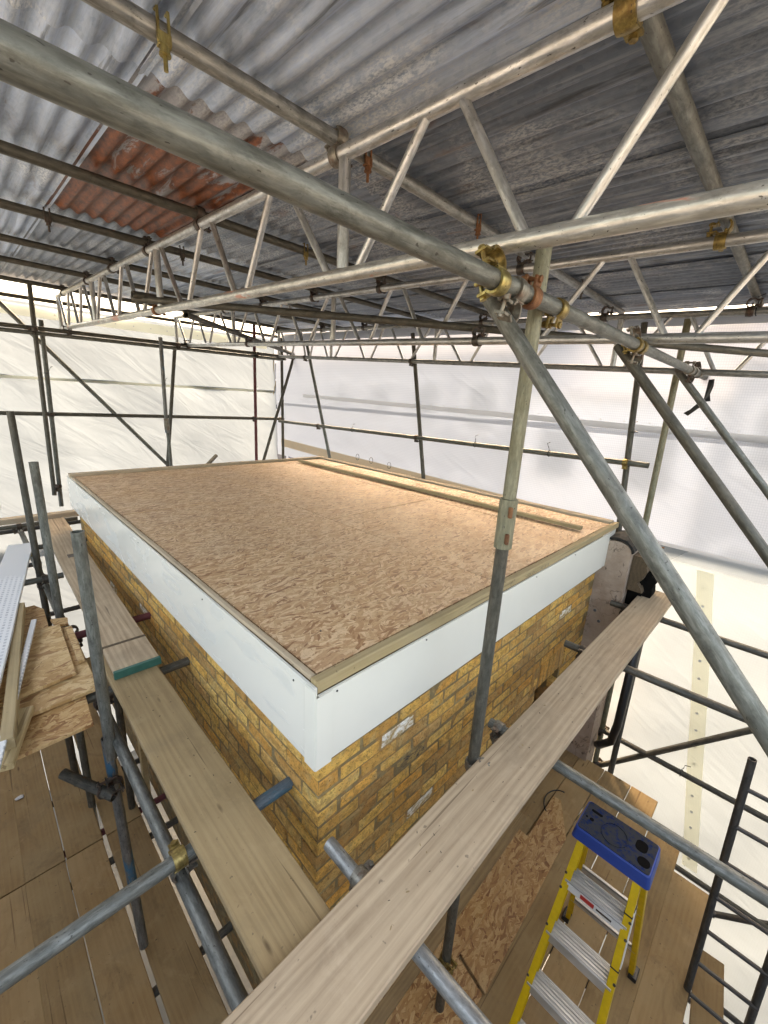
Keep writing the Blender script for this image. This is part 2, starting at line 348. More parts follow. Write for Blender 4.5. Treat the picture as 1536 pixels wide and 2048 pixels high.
def bm_box(bm, c, s, mat=None):
    mt = Matrix.Translation(Vector(c)) @ Matrix.Diagonal((s[0], s[1], s[2], 1))
    if mat is not None: mt = mat @ mt
    return bmesh.ops.create_cube(bm, size=1, matrix=mt)
def bm_cyl(bm, p, z, r, h, seg=16, r2=None):
    mt = axis_matrix(Vector(p) + Vector(z).normalized() * h / 2, z)
    bmesh.ops.create_cone(bm, cap_ends=True, segments=seg, radius1=r, radius2=r if r2 is None else r2, depth=h, matrix=mt)
def tube_mesh(L, r=.02415, t=.004, seg=20, bend=0.0):
    bm = bmesh.new(); n = max(2, int(L / .6) + 1) if bend else 2
    rings = []
    for rad in (r, r - t):
        rr = []
        for i in range(n):
            z = L * i / (n - 1); off = bend * math.sin(PI * i / (n - 1))
            rr.append([bm.verts.new((rad * math.cos(2 * PI * j / seg) + off, rad * math.sin(2 * PI * j / seg), z)) for j in range(seg)])
        rings.append(rr)
    for k_, rr in enumerate(rings):
        for a, b in zip(rr[:-1], rr[1:]):
            for j in range(seg):
                q = [a[j], a[(j + 1) % seg], b[(j + 1) % seg], b[j]]
                bm.faces.new(q if k_ == 0 else q[::-1])
    for e in (0, -1):
        o_, i_ = rings[0][e], rings[1][e]
        for j in range(seg):
            q = [o_[j], i_[j], i_[(j + 1) % seg], o_[(j + 1) % seg]]
            bm.faces.new(q if e == 0 else q[::-1])
    return smooth_by_angle(bm_mesh(bm, 'tube'), 50)
def V(*a): return Vector(a)
def tube(name, p1, p2, mat='galvanised', label=None, cat='scaffold tube', group=None, r=.02415, parent=None, bend=0, kind=None):
    p1, p2 = Vector(p1), Vector(p2)
    o = link(name, tube_mesh((p2 - p1).length, r, min(.004, r * .3), 24 if r > .02 else 14, bend), mat, parent, axis_matrix(p1, p2 - p1))
    if parent is None: tag(o, label, cat, group)
    return o
def board_mesh(L, W, T, bev=.004, warp=0, seed=0):
    bm = bmesh.new(); rnd = random.Random(seed)
    nx = max(2, int(L / .25))
    # cross section with small bevel, swept along X with a little unevenness
    sec = [(-W / 2 + bev, 0), (W / 2 - bev, 0), (W / 2, -bev), (W / 2, -T + bev), (W / 2 - bev, -T), (-W / 2 + bev, -T), (-W / 2, -T + bev), (-W / 2, -bev)]
    prev = None; ends = []
    for i in range(nx + 1):
        x = -L / 2 + L * i / nx
        dy = rnd.uniform(-1, 1) * .0018; dz = warp * math.sin(PI * i / nx) + rnd.uniform(-1, 1) * .0008
        ring = [bm.verts.new((x, y + dy, z + dz)) for y, z in sec]
        if prev:
            for j in range(8): bm.faces.new([prev[j], prev[(j + 1) % 8], ring[(j + 1) % 8], ring[j]])
        else: ends.append(ring)
        prev = ring
    ends.append(prev)
    bm.faces.new(ends[0][::-1]); bm.faces.new(ends[1])
    bmesh.ops.recalc_face_normals(bm, faces=bm.faces)
    return bm_mesh(bm, 'board')
def board(name, p1, p2, W, T, mat, label=None, cat='board', group=None, parent=None, tilt=0, warp=0, rollx=0):
    """p1,p2: ends of the centre line of the TOP face."""
    p1, p2 = Vector(p1), Vector(p2); d = (p2 - p1); L = d.length; x = d.normalized()
    z = Vector((0, 0, 1)); z = (z - x * z.dot(x)).normalized(); y = z.cross(x); c = (p1 + p2) / 2
    mw = Matrix(((x.x, y.x, z.x, c.x), (x.y, y.y, z.y, c.y), (x.z, y.z, z.z, c.z), (0, 0, 0, 1))) @ Matrix.Rotation(rollx, 4, 'X')
    o = link(name, board_mesh(L, W, T, min(.004, T * .2), warp, random.randint(0, 9999)), mat, parent, mw)
    if parent is None: tag(o, label, cat, group)
    return o
def box(name, lo, hi, mat, parent=None, label=None, cat=None, group=None, bev=0, kind=None, subs=0):
    lo, hi = Vector(lo), Vector(hi); c = (lo + hi) / 2; s = hi - lo
    bm = bmesh.new(); bm_box(bm, (0, 0, 0), s)
    if bev: bmesh.ops.bevel(bm, geom=bm.edges[:], offset=bev, segments=2, affect='EDGES', profile=.5)
    o = link(name, bm_mesh(bm, name), mat, parent, Matrix.Translation(c))
    tag(o, label, cat, group, kind); return o
def path_tube(name, pts, r, mat, parent=None, label=None, cat=None, group=None, seg=8):
    bm = bmesh.new(); pts = [Vector(p) for p in pts]; c = pts[0].copy(); prev = None; first = None
    for i, p in enumerate(pts):
        d = (pts[min(i + 1, len(pts) - 1)] - pts[max(i - 1, 0)]).normalized()
        a = axis_matrix(p - c, d)
        ring = [bm.verts.new(a @ Vector((r * math.cos(2 * PI * j / seg), r * math.sin(2 * PI * j / seg), 0))) for j in range(seg)]
        if prev:
            # match ring start to avoid twisting
            k0 = min(range(seg), key=lambda k_: (ring[k_].co - prev[0].co).length); ring = ring[k0:] + ring[:k0]
            for j in range(seg): bm.faces.new([prev[j], prev[(j + 1) % seg], ring[(j + 1) % seg], ring[j]])
        else: first = ring
        prev = ring
    bm.faces.new(first[::-1]); bm.faces.new(prev)
    me = bm_mesh(bm, name); me.shade_smooth()
    o = link(name, me, mat, parent, Matrix.Translation(c)); tag(o, label, cat, group); return o

# ------------------------------------------------------------------ ground and what stands beyond the sheeting
box('ground', (-120, -120, -7.2), (120, 120, -7.0), 'concrete', kind='structure')
def far_house(y0, y1, x, top, wallmat, label, seed):
    rnd = random.Random(seed)
    e = empty('house', (x, (y0 + y1) / 2, -7), label, 'house', 'houses across the street')
    box('wall', (x, y0, -7), (x + 5, y1, top), wallmat, e)
    bm = bmesh.new(); ym = (y0 + y1) / 2
    vs = [bm.verts.new(p) for p in [(-.2, y0 - ym - .1, 0), (-.2, y1 - ym + .1, 0), (5.2, y1 - ym + .1, 0), (5.2, y0 - ym - .1, 0), (2.5, y0 - ym - .1, 2), (2.5, y1 - ym + .1, 2)]]
    for f in ((0, 1, 5, 4), (3, 4, 5, 2), (0, 4, 3), (1, 2, 5), (0, 3, 2, 1)): bm.faces.new([vs[i] for i in f])
    link('roof', bm_mesh(bm, 'roof'), 'slate_grey', e, Matrix.Translation((x, ym, top)))
    n = max(1, int((y1 - y0) / 1.9))
    for zf in (top - 2.2, top - 5.0, top - 7.8):
        for i in range(n):
            yc = y0 + (i + .5) * (y1 - y0) / n
            fr = box('window', (x - .06, yc - .6, zf), (x + .02, yc + .6, zf + 1.5), 'pale_render', e)
            pn = box('pane', (x - .075, yc - .48, zf + .1), (x - .062, yc + .48, zf + 1.4), 'window_dark', None)
            pn.parent = fr; pn.matrix_basis = fr.matrix_world.inverted() @ pn.matrix_world
far_house(-5.5, .2, 10.5, 2.0, 'slate_grey', 'grey house seen blurred through the right end of the clear sheeting', 1)
far_house(.3, 4.6, 10.8, 1.3, 'pale_render', 'pale house seen blurred through the middle of the clear sheeting', 2)
far_house(4.7, 26, 10.5, 2.3, 'slate_grey', 'grey house seen blurred through the far corner of the clear sheeting', 3)

# ------------------------------------------------------------------ the flat-roofed brick building
W_, L_, H_ = 3.19, 4.26, .336
bld = empty('brick_building', (W_ / 2, L_ / 2, -2.3), 'small stock brick building with OSB flat roof deck and white fascia', 'building')
O = .05
# mortar cores (each wall a part)
wx1 = 2.965
wf = box('wall', (O + .006, O + .006, -2.6), (wx1, O + .13, -.05), 'mortar', bld)
# opening in the front wall: rebuild the front core in pieces round it
bpy.data.objects.remove(wf)
OX0, OX1, OZT = 2.05, 2.49, -1.135
def core(lo, hi, nm='wall'): return box(nm, lo, hi, 'mortar', bld)
core((O - .0033, O - .0033, -2.6), (OX0, O + .13, -.05)); core((OX0 + .0, O - .0030, OZT + .004), (OX1, O + .13, -.051)); core((OX1, O - .0033, -2.6), (wx1 + .002, O + .13, -.05))
core((O - .0036, O + .131, -2.6), (O + .13, L_ - .04, -.05))
box('reveal', (OX0 + .002, O + .131, -2.6), (OX1 - .002, O + .6, -2.0), 'timber_dark', bld)
box('window_frame', (OX0 + .005, O + .07, -2.2), (OX0 + .06, O + .12, OZT - .01), 'white_label', bld)
box('dark_interior', (OX0 + .06, O + .45, -2.2), (OX1 - .01, O + .5, OZT - .01), 'timber_dark', bld)  # dark panel behind the opening, the interior's shade given as its colour
box('rear_wall', (O, L_ - .038, -2.6), (W_ - .03, L_ + .03, -.35), 'mortar', bld)
box('side_wall', (wx1 + .02, O + .14, -2.6), (W_ - .01, L_ - .05, -.05), 'mortar', bld)
# bricks
def brick_mesh(Lx, Hz, D, seed):
    rnd = random.Random(seed); bm = bmesh.new()
    bm_box(bm, (0, 0, 0), (Lx, D, Hz))
    bmesh.ops.bevel(bm, geom=[e for e in bm.edges if all(v.co.y < 0 for v in e.verts)], offset=.0055, segments=1, affect='EDGES')
    for v in bm.verts:
        v.co += Vector((rnd.uniform(-1, 1), rnd.uniform(-.5, 1) * .8, rnd.uniform(-1, 1))) * .0036
    return bm_mesh(bm, 'brick')
BM = {}
def get_brick(kind, var):
    if (kind, var) not in BM:
        Lx, Hz = {'S': (.2135, .0625), 'H': (.1015, .0625), 's': (.2115, .0625), 'h': (.099, .0625), 'v': (.062, .211), 'q': (.158, .0625)}[kind]
        BM[(kind, var)] = brick_mesh(Lx, Hz, {'S': .1015, 'H': .2135}.get(kind, .05), hash((ord(kind), var)) % 9999)
    return BM[(kind, var)]
placed = []        # (matrix, kind, var, mat)
rb = random.Random(3)
Z0 = -.485
def put_brick(face, a, zc, kind, mat=None):
    j = rb.uniform(-.0022, .0028); jz = rb.uniform(-.002, .002); tw = rb.uniform(-.012, .012)
    if face == 'f':
        mw = Matrix.Translation((a, O + .025 - .0075 + j, zc + jz)) @ Matrix.Rotation(tw, 4, 'Y')
    else:
        mw = Matrix.Translation((O + .025 - .0075 + j, a, zc + jz)) @ Matrix.Rotation(-PI / 2, 4, 'Z') @ Matrix.Rotation(tw, 4, 'Y')
    placed.append((mw, kind, rb.randint(0, 6), mat or 'brick_stock'))
white_f = {(1, 1), (6, 8), (3, 14), (5, 11)}; black_f = {(4, 3), (2, 5)}
for kc in range(-1, 24):
    zc = Z0 + .0375 - kc * .075
    odd = kc % 2
    # front face (alternates corner stretcher / header return)
    x = O; i = 0
    seq = []
    if odd == 0: first = .2125
    else: first = .1005
    cuts = [x, x + first]
    while cuts[-1] < wx1 - .12: cuts.append(cuts[-1] + .225)
    cuts[-1] = min(cuts[-1], wx1)
    for i, (a, b) in enumerate(zip(cuts[:-1], cuts[1:])):
        wd = b - a; xc = (a + b) / 2
        kd = 's' if wd > .2 else ('q' if wd > .14 else 'h')
        if wd < .08: continue
        if zc < -2.3: continue
        if OX0 - .08 < xc < OX1 + .08 and zc < OZT + .21 and zc > OZT: continue
        if OX0 - .02 < xc < OX1 + .02 and zc < OZT: continue
        mt = None
        if (kc, i) in ((1, 2), (9, 3), (2, 10)): mt = 'brick_white'
        if (kc, i) in ((4, 2), (3, 5)): mt = 'brick_black'
        if i == 0:      # corner brick, seen from both sides
            kd = 'S' if odd == 0 else 'H'; dd_ = .1015 if odd == 0 else .2135; ll = .2135 if odd == 0 else .1015
            placed.append((Matrix.Translation((O - .0075 + ll / 2 + rb.uniform(-.001, .002), O - .0075 + dd_ / 2, zc + rb.uniform(-.0015, .0015))), kd, rb.randint(0, 6), 'brick_stock')); continue
        put_brick('f', xc, zc, kd, mt)
    # left face
    first = .1005 if odd == 0 else .2125
    y = O + .0
    cuts = [y, y + first]
    while cuts[-1] < L_ - .2: cuts.append(cuts[-1] + .225)
    for i, (a, b) in enumerate(zip(cuts[:-1], cuts[1:])):
        yc = (a + b) / 2
        if i == 0: continue
        kd = 's' if b - a > .2 else 'h'
        mt = None
        if (kc, i) in ((10, 2), (3, 9), (5, 13)): mt = 'brick_white'
        put_brick('l', yc, zc, kd, mt)
for i in range(9):           # soldier course over the opening
    x = OX0 - .075 + i * .075
    put_brick('f', x, OZT + .1075, 'v')
placed.sort(key=lambda t: (t[0].translation - CAM).length + (2.5 if t[0].translation.z < -1.35 else 0) + (1.5 if (t[0].translation.y < .06 and t[0].translation.z < -1.0 and t[0].translation.x > .5) else 0))
jbm = bmesh.new()
for idx, (mw, kd, var, mt) in enumerate(placed):
    me = get_brick(kd, var)
    if idx < 296 or mt != 'brick_stock':
        me2 = me
        if mt != 'brick_stock':
            me2 = me.copy(); me2.materials.clear()
        o = link('brick', me2, mt, bld, mw)
    else:
        n0 = len(jbm.verts); jbm.from_mesh(me); jbm.verts.ensure_lookup_table()
        for vv in jbm.verts[n0:]: vv.co = mw @ vv.co
jo = link('brickwork', bm_mesh(jbm, 'brickwork'), 'brick_stock_far', bld, Matrix.Identity(4)); jo['kind'] = 'stuff'
# fascia
FT = .012
def slab(name, lo, hi, mat, bev=.0015): return box(name, lo, hi, mat, bld, bev=bev)
fl = slab('fascia_panel', (-.012, -.002, -H_), (0, L_ + .03, -.016), 'fascia_film'); fl['label'] = 'left fascia under wavy protective film'
slab('fascia_panel', (.0005, -.012, -H_), (2.90, 0, -.045), 'fascia_white')
# right end of the front fascia curls back over the pier
bm = bmesh.new(); pr_ = None
for i in range(13):
    t = i / 12; x = 2.90 + .26 * t; y = -.012 + .02 * t ** 2; zb = -H_ + (.02 if i == 0 else 0) + .20 * max(0, t - .25) ** 1.4
    q = [bm.verts.new((x, y, -.045)), bm.verts.new((x, y, min(zb, -.11))), bm.verts.new((x, y + .011, min(zb, -.11))), bm.verts.new((x, y + .011, -.045))]
    if pr_:
        for a in range(4): bm.faces.new([pr_[a], pr_[(a + 1) % 4], q[(a + 1) % 4], q[a]])
    else: bm.faces.new(q[::-1])
    pr_ = q
bm.faces.new(pr_); bmesh.ops.recalc_face_normals(bm, faces=bm.faces)
link('fascia_panel', bm_mesh(bm, 'fascia_end'), 'fascia_white', bld, Matrix.Identity(4))
# corner trim (L of two thin legs)
bm = bmesh.new(); bm_box(bm, (-.0155 + .035, -.0155, (-H_ - .006 - .045) / 2), (.07, .006, H_ + .006 - .045)); bm_box(bm, (-.0155, -.0125 + .028, (-H_ - .006 - .018) / 2), (.006, .062, H_ + .006 - .018))
bmesh.ops.bevel(bm, geom=bm.edges[:], offset=.002, segments=2, affect='EDGES')
link('corner_trim', bm_mesh(bm, 'trim'), 'fascia_white', bld, Matrix.Identity(4))
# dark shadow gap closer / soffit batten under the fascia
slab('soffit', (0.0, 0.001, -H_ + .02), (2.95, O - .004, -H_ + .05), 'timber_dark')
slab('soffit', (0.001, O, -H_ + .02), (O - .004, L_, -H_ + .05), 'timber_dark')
# screws in the fascia
def screw(p, ax):
    bm = bmesh.new(); bm_cyl(bm, (0, 0, 0), ax, .0036, .003, 8)
    link('screw', bm_mesh(bm, 'screw'), 'plastic_black', bld, Matrix.Translation(p))
for x in (.075, .56, 1.06, 1.6, 2.2): screw((x, -.012, -.06), (0, -1, 0))
for y in (.12, .9, 1.9, 2.9): screw((-.012, y, -.05), (-1, 0, 0))
# OSB deck: sheets 1.22 x 2.44 with open joints
joints_x = [0.032, 1.225, 2.45, 3.09]
for i in range(3):
    ys = [0.045, 1.50, 2.72, 4.17] if i % 2 else [0.045, 1.05, 2.27, 3.49, 4.17]
    if i == 0: ys = [0.045, 1.235, 2.455, 4.17]
    for a, b in zip(ys[:-1], ys[1:]):
        dz = random.uniform(-.0012, .0012)
        bm = bmesh.new(); sx_, sy_ = joints_x[i + 1] - joints_x[i] - .0045, b - a - .006
        bmesh.ops.create_grid(bm, x_segments=10, y_segments=10, size=.5, matrix=Matrix.Diagonal((sx_, sy_, 1, 1)))
        for vv in bm.verts: vv.co.z = noise.noise(Vector((vv.co.x * 1.5 + i * 3, vv.co.y * 1.5 + a * 3, 0))) * .0025
        r_ = bmesh.ops.extrude_face_region(bm, geom=bm.faces[:]); 
        for g in r_['geom']:
            if isinstance(g, bmesh.types.BMVert): g.co.z -= .018
        bmesh.ops.recalc_face_normals(bm, faces=bm.faces)
        link('deck_panel', bm_mesh(bm, 'deck'), 'osb_roof', bld, Matrix.Translation(((joints_x[i] + joints_x[i + 1]) / 2, (a + b) / 2, -.004 + dz)))
# roof edge timbers
def btim(p1, p2, W, T, mat, rollx=0): return board('edge_timber', p1, p2, W, T, mat, parent=bld, rollx=rollx)
btim((.002, .018, .003), (1.32, .018, .003), .04, .046, 'timber_treated'); btim((1.323, .018, .002), (W_ - .012, .018, .002), .04, .046, 'timber_treated')
btim((.014, .041, .002), (.014, L_ - .1, .002), .024, .018, 'timber_pale')
btim((.0, L_ - .045, .022), (1.9, L_ - .045, .022), .09, .04, 'timber_pale'); btim((1.903, L_ - .045, .021), (W_, L_ - .045, .021), .09, .04, 'timber_pale')
btim((W_ - .05, .042, .014), (W_ - .05, .62, .014), .09, .03, 'timber_pale'); btim((W_ - .05, .623, .015), (W_ - .05, L_ - .1, .015), .09, .03, 'timber_pale')
# stamp printed on the front edge timber
def stamp(txt, x, size, z=-.034):
    cu = bpy.data.curves.new('stamp', 'FONT'); cu.body = txt; cu.size = size; cu.space_character = 1.05
    cu.materials.append(M['plastic_black'])
    tmp = bpy.data.objects.new('tmp', cu); COL.objects.link(tmp); bpy.context.view_layer.update()
    me = bpy.data.meshes.new_from_object(tmp.evaluated_get(bpy.context.evaluated_depsgraph_get())); bpy.data.objects.remove(tmp)
    o = bpy.data.objects.new('stamp_text', me); COL.objects.link(o); o.parent = bld
    o.matrix_basis = bld.matrix_world.inverted() @ Matrix.Translation((x, -.0035, z)) @ Matrix.Rotation(PI / 2, 4, 'X')
stamp('CE ZZ', 1.13, .030); stamp('C', 1.29, .026); stamp('1524  Q+ ------ W2  20  80', 1.48, .026)
tag(board('batten', (2.64, .122, .034), (2.615, 3.99, .034), .055, .028, 'timber_treated'), 'long treated batten lying loose on the roof deck near its right edge', 'batten')
for jx in joints_x[1:3]:
    for q in range(13):
        for sx in (-.018, .018):
            bm = bmesh.new(); bm_cyl(bm, (0, 0, 0), (0, 0, 1), .0038, .0015, 6); link('screw', bm_mesh(bm, 'screw'), 'coupler_dark', bld, Matrix.Translation((jx + sx, .15 + q * .31 + random.uniform(-.02, .02), -.003)))
for x_, y_ in ((.75, 2.5), (2.7, .35), (2.45, .2), (1.9, 2.0), (.2, .25), (.5, 1.2), (1.3, .6), (2.2, 1.1)):
    bm = bmesh.new(); bm_cyl(bm, (0, 0, 0), (0, 0, 1), .004, .002, 6); link('screw', bm_mesh(bm, 'screw'), 'plastic_black', bld, Matrix.Translation((x_, y_, -.0005)))

# ------------------------------------------------------------------ old party-wall pier at the right end of the brick wall
pier = empty('party_wall', (3.1, -.05, -2.6), 'old plastered party wall stub with tarred coping beside the white fascia', 'wall')
bm = bmesh.new(); prof = []
for i in range(13):
    a = PI * i / 12; prof.append((-.075 - .115 * math.cos(a) + .0, -.20 + .10 * math.sin(a) ** .8))
prof = [(.11, -2.6), (.11, -.345), (.04, -.345)] + [(y if y < .04 else .04, z) for y, z in reversed(prof)] + [(-.19, -2.6)]
def prism(prof, x0, x1, bm, jit=0, seg=1):
    rows = []
    for i in range(seg + 1):
        x = x0 + (x1 - x0) * i / seg
        rows.append([bm.verts.new((x, y + random.uniform(-jit, jit), z + random.uniform(-jit, jit))) for y, z in prof])
    for a, b in zip(rows[:-1], rows[1:]):
        for j in range(len(prof)): bm.faces.new([a[j], a[(j + 1) % len(prof)], b[(j + 1) % len(prof)], b[j]])
    bm.faces.new(rows[0][::-1]); bm.faces.new(rows[-1]); bmesh.ops.recalc_face_normals(bm, faces=bm.faces)
prism(prof, 2.962, 3.24, bm, .003)
link('plastered_wall', bm_mesh(bm, 'pier'), 'plaster', pier, Matrix.Identity(4))
bm = bmesh.new(); cop = []
for i in range(13):
    a = PI * i / 12; cop.append((-.075 - .128 * math.cos(a), -.165 + .095 * math.sin(a)))
cop2 = [(y * .9 - .0075, z - .018) for y, z in cop]
prism(cop + cop2[::-1], 2.955, 3.26, bm, .005, 4)
link('coping', bm_mesh(bm, 'coping'), 'tar', pier, Matrix.Identity(4))
rj = random.Random(8)
def jagged(name, x0, x1, y0, y1, z0, z1, mat, n=14, amp=.03):
    bm = bmesh.new(); loop = [(y1, z0)] + [(y1, z1)]
    for i in range(n + 1):
        t = i / n; loop.append((y0 + rj.uniform(-amp, amp), z1 + (z0 - z1) * t))
    prism(loop, x0, x1, bm, 0, 1); return link(name, bm_mesh(bm, name), mat, pier, Matrix.Identity(4))
jagged('recess_shade', 3.08, 3.20, -.30, -.192, -1.05, -.40, 'matt_black', 12, .018)  # solid block coloured black to stand for the shade in the recess
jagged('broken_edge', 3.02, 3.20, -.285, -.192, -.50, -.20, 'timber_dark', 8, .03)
jagged('broken_edge', 3.10, 3.23, -.36, -.27, -.95, -.30, 'matt_black', 12, .02)

# ------------------------------------------------------------------ tin roof
def zroof(y): return 1.803 + .0365 * y
SLOPE = .0365
sheet_i = 0
def corr_mesh(wd, ln, pitch=.0762, amp=.0105, th=.0012, seed=0):
    rnd = random.Random(seed); bm = bmesh.new(); n = int(round(wd / pitch)) * 8; ny = 6
    rows = []
    for t in (0, th):
        for jy in range(ny + 1):
            y = -ln / 2 + ln * jy / ny; row = []
            for i in range(n + 1):
                x = -wd / 2 + wd * i / n
                z = amp * math.cos(2 * PI * x / pitch) + t + .004 * noise.noise(Vector((x * 2.2, y * 1.4, seed)))
                if jy in (0, ny): z += .003 * noise.noise(Vector((x * 9, seed * 3.1, jy)))
                row.append(bm.verts.new((x, y + (.006 * noise.noise(Vector((x * 6, seed, jy))) if jy in (0, ny) else 0), z)))
            rows.append(row)
    h = ny + 1
    for s in (0, 1):
        for a, b in zip(rows[s * h:s * h + h - 1], rows[s * h + 1:s * h + h]):
            for i in range(n):
                q = [a[i], a[i + 1], b[i + 1], b[i]]; bm.faces.new(q if s else q[::-1])
    for a, b in ((rows[0], rows[h]), (rows[h - 1], rows[-1])):
        for i in range(n): bm.faces.new([a[i], a[i + 1], b[i + 1], b[i]])
    bmesh.ops.recalc_face_normals(bm, faces=bm.faces)
    me = bm_mesh(bm, 'corrugated'); me.shade_smooth(); return smooth_by_angle(me, 60)
rows_y = [(-1.25, .70), (.45, 2.40), (2.2, 4.35), (4.15, 5.95)]
cx0 = -.16; PW = .66; WD = .0762 * 9
rowname = ['nearest row', 'second row from the camera', 'third row from the camera', 'far eave row']
colname = {-5: 'far left', -4: 'left'}
def col_words(kx):
    xm = cx0 + (kx + .5) * PW
    return f'{["first","second","third","fourth","fifth","sixth","seventh","eighth"][kx + 2]} column from the left'
for ri, (y0, y1) in enumerate(rows_y):
    for kx in range(-2, 6):
        x0 = cx0 + kx * PW; xc = x0 + WD / 2 - .012; 
        if xc - WD / 2 > 3.75: continue
        rust = (ri == 1 and kx == 0)
        mat = 'zinc_rust' if rust else random.choice(['zinc', 'zinc', 'zinc_dark', 'zinc_pale'])
        if ri == 0: mat = 'zinc_pale' if kx <= 0 else 'zinc_dark'
        if ri == 1 and kx in (-1, -2): mat = 'zinc_pale'
        if kx >= 2 and ri < 2: mat = 'zinc_dark' if kx != 3 else 'zinc'
        ym = (y0 + y1) / 2
        me = corr_mesh(WD, y1 - y0, seed=ri * 20 + kx)
        # rows lap upwards: upslope row lies over the one below
        tilt = math.atan(SLOPE) - .010 / (y1 - y0) * 1.0
        zc = zroof(ym) + .006 + (.0026 if kx % 2 else 0) + (.012 if ri % 2 else 0) * .4
        o = link('corrugated_sheet', me, mat, None, Matrix.Translation((xc, ym, zc)) @ Matrix.Rotation(tilt, 4, 'X'))
        lab = 'rust-red corrugated iron sheet in the tin roof left of the near lattice beam' if rust else f'grey corrugated roof sheet in the {rowname[ri]}, {col_words(kx)}'
        tag(o, lab, 'roof sheet', 'corrugated roof sheets')

# ------------------------------------------------------------------ purlins
PUR = [(-.51, 'galvanised', 'nearest roof purlin tube crossing the top right of the roof'), (.43, 'galvanised_bright', 'second roof purlin tube, passing behind the brass coupler at the top'),
       (1.62, 'galvanised_dark', 'third roof purlin tube, crossing the rusty roof sheet'), (2.50, 'galvanised_dark', 'fourth roof purlin tube at the far end of the rusty sheet'),
       (3.42, 'galvanised_dark', 'fifth roof purlin tube from the camera under the tin roof'), (4.32, 'galvanised_dark', 'sixth roof purlin tube from the camera under the tin roof'), (5.55, 'galvanised_dark', 'last roof purlin tube beside the far eave')]
def zpur(y): return zroof(y) - .0135 - .0245
for y, mt, lb in PUR:
    tube('purlin_tube', (-1.6, y, zpur(y) + .003), (3.62, y, zpur(y)), mt, lb, 'scaffold tube', 'roof purlin tubes')

# ------------------------------------------------------------------ lattice beams
BZ = {1: (.38, 1.338, .0375, 1.722), 2: (1.76, 1.288, .042, 1.680), 3: (3.22, 1.252, .0485, 1.652)}
def beam(idx, x, zb, sl, zt, y0, y1, posts, label, mats, r=.02415):
    tops = [1, 0, 1, 0, 1]     # a web node sits on the top chord either side of every second post
    e = empty('lattice_beam', (x, y1, zb + sl * y1), label, 'lattice beam', 'aluminium lattice roof beams')
    P = lambda y, top: Vector((x, y, (zt if top else zb) + (sl if not top else sl * .95) * y))
    tube('top_chord', P(y0, 1), P(y1, 1), mats[0], parent=e); tube('bottom_chord', P(y0, 0), P(y1, 0), mats[1], parent=e)
    def web(name, ya, ta, yb, tb, rr):
        a, b = P(ya, ta), P(yb, tb); d = (b - a).normalized()
        tube(name, a + d * .019, b - d * .019, 'aluminium', parent=e, r=rr)
    ends = sorted(posts)
    for yp in posts: web('post', yp, 0, yp, 1, .0215)
    allp = ends + [y1]
    for a, b in zip(allp[:-1], allp[1:]):
        s = (b - a)
        if s < .5: continue
        n = 5 if s > 1.4 else max(2, int(round(s / .36)))
        ys = [a + .075 + (s - .15) * i / n for i in range(n + 1)]; top = tops[ends.index(a)]
        for i in range(n):
            web('diagonal', ys[i] + (.055 if i else 0), top, ys[i + 1] - (.055 if i < n - 1 else 0), not top, .0145); top = not top
    # weld beads at the post feet
    return e
beam(1, *BZ[1], -1.6, 5.95, [5.92, 4.16, 2.33, .39, -1.55], 'near aluminium lattice beam with pink paint scuffs on its bottom chord', ('aluminium', 'aluminium_pink'))
beam(2, *BZ[2], -1.6, 5.96, [5.93, 4.1, 2.2, .33, -1.55], 'middle aluminium lattice beam, second from the camera', ('aluminium', 'aluminium'))
beam(3, *BZ[3], -1.6, 5.55, [5.5, 4.1, 2.2, .3, -1.55], 'far aluminium lattice beam along the clear sheeting on the right', ('galvanised_bright', 'galvanised_bright'))

# ------------------------------------------------------------------ main ledger, near standard and its sleeve coupler
LY, LZ = -.30, 1.226
tube('ledger_tube', (-2.2, LY, LZ + .006), (3.56, LY, LZ), 'galvanised', 'big galvanised ledger tube crossing the picture from upper left')
SX, SY = .655, -.25
tube('scaffold_standard', (SX, SY, -2.23), (SX + .004, SY, .50), 'galvanised_dark', 'dark lower length of the near standard in front of the white fascia', 'scaffold tube')
tube('scaffold_standard', (SX + .004, SY, .502), (SX + .012, SY, 1.40), 'galvanised_green', 'greenish upper length of the near standard above its sleeve coupler', 'scaffold tube')
sl = empty('sleeve_coupler', (SX + .004, SY, .5), 'pale sleeve coupler joining the two lengths of the near standard', 'coupler')
def shell(name, p, zdir, r, t, h, a0, a1, mat, parent, seg=16):
    bm = bmesh.new(); rows = []
    for i in range(seg + 1):
        a = a0 + (a1 - a0) * i / seg; c, s = math.cos(a), math.sin(a)
        rows.append([bm.verts.new((rr * c, rr * s, zz)) for rr, zz in ((r, -h / 2), (r + t, -h / 2 + .002), (r + t, h / 2 - .002), (r, h / 2))])
    for a, b in zip(rows[:-1], rows[1:]):
        for j in range(4): bm.faces.new([a[j], a[(j + 1) % 4], b[(j + 1) % 4], b[j]])
    bm.faces.new(rows[0][::-1]); bm.faces.new(rows[-1]); bmesh.ops.recalc_face_normals(bm, faces=bm.faces)
    me = smooth_by_angle(bm_mesh(bm, name), 40)
    return link(name, me, mat, parent, axis_matrix(p, zdir) if not isinstance(p, Matrix) else p)
shell('shell', V(SX + .004, SY, .5), (0, 0, 1), .0247, .008, .19, .2, 2 * PI - .2, 'galvanised_green', sl, 20)
for dz in (-.05, .05):
    bm = bmesh.new(); bm_box(bm, (0, 0, 0), (.016, .014, .04)); bmesh.ops.bevel(bm, geom=bm.edges[:], offset=.003, segments=1, affect='EDGES')
    link('wedge', bm_mesh(bm, 'wedge'), 'coupler_rust', sl, Matrix.Translation((SX - .022, SY - .026, .5 + dz)) @ Matrix.Rotation(.8, 4, 'Z'))

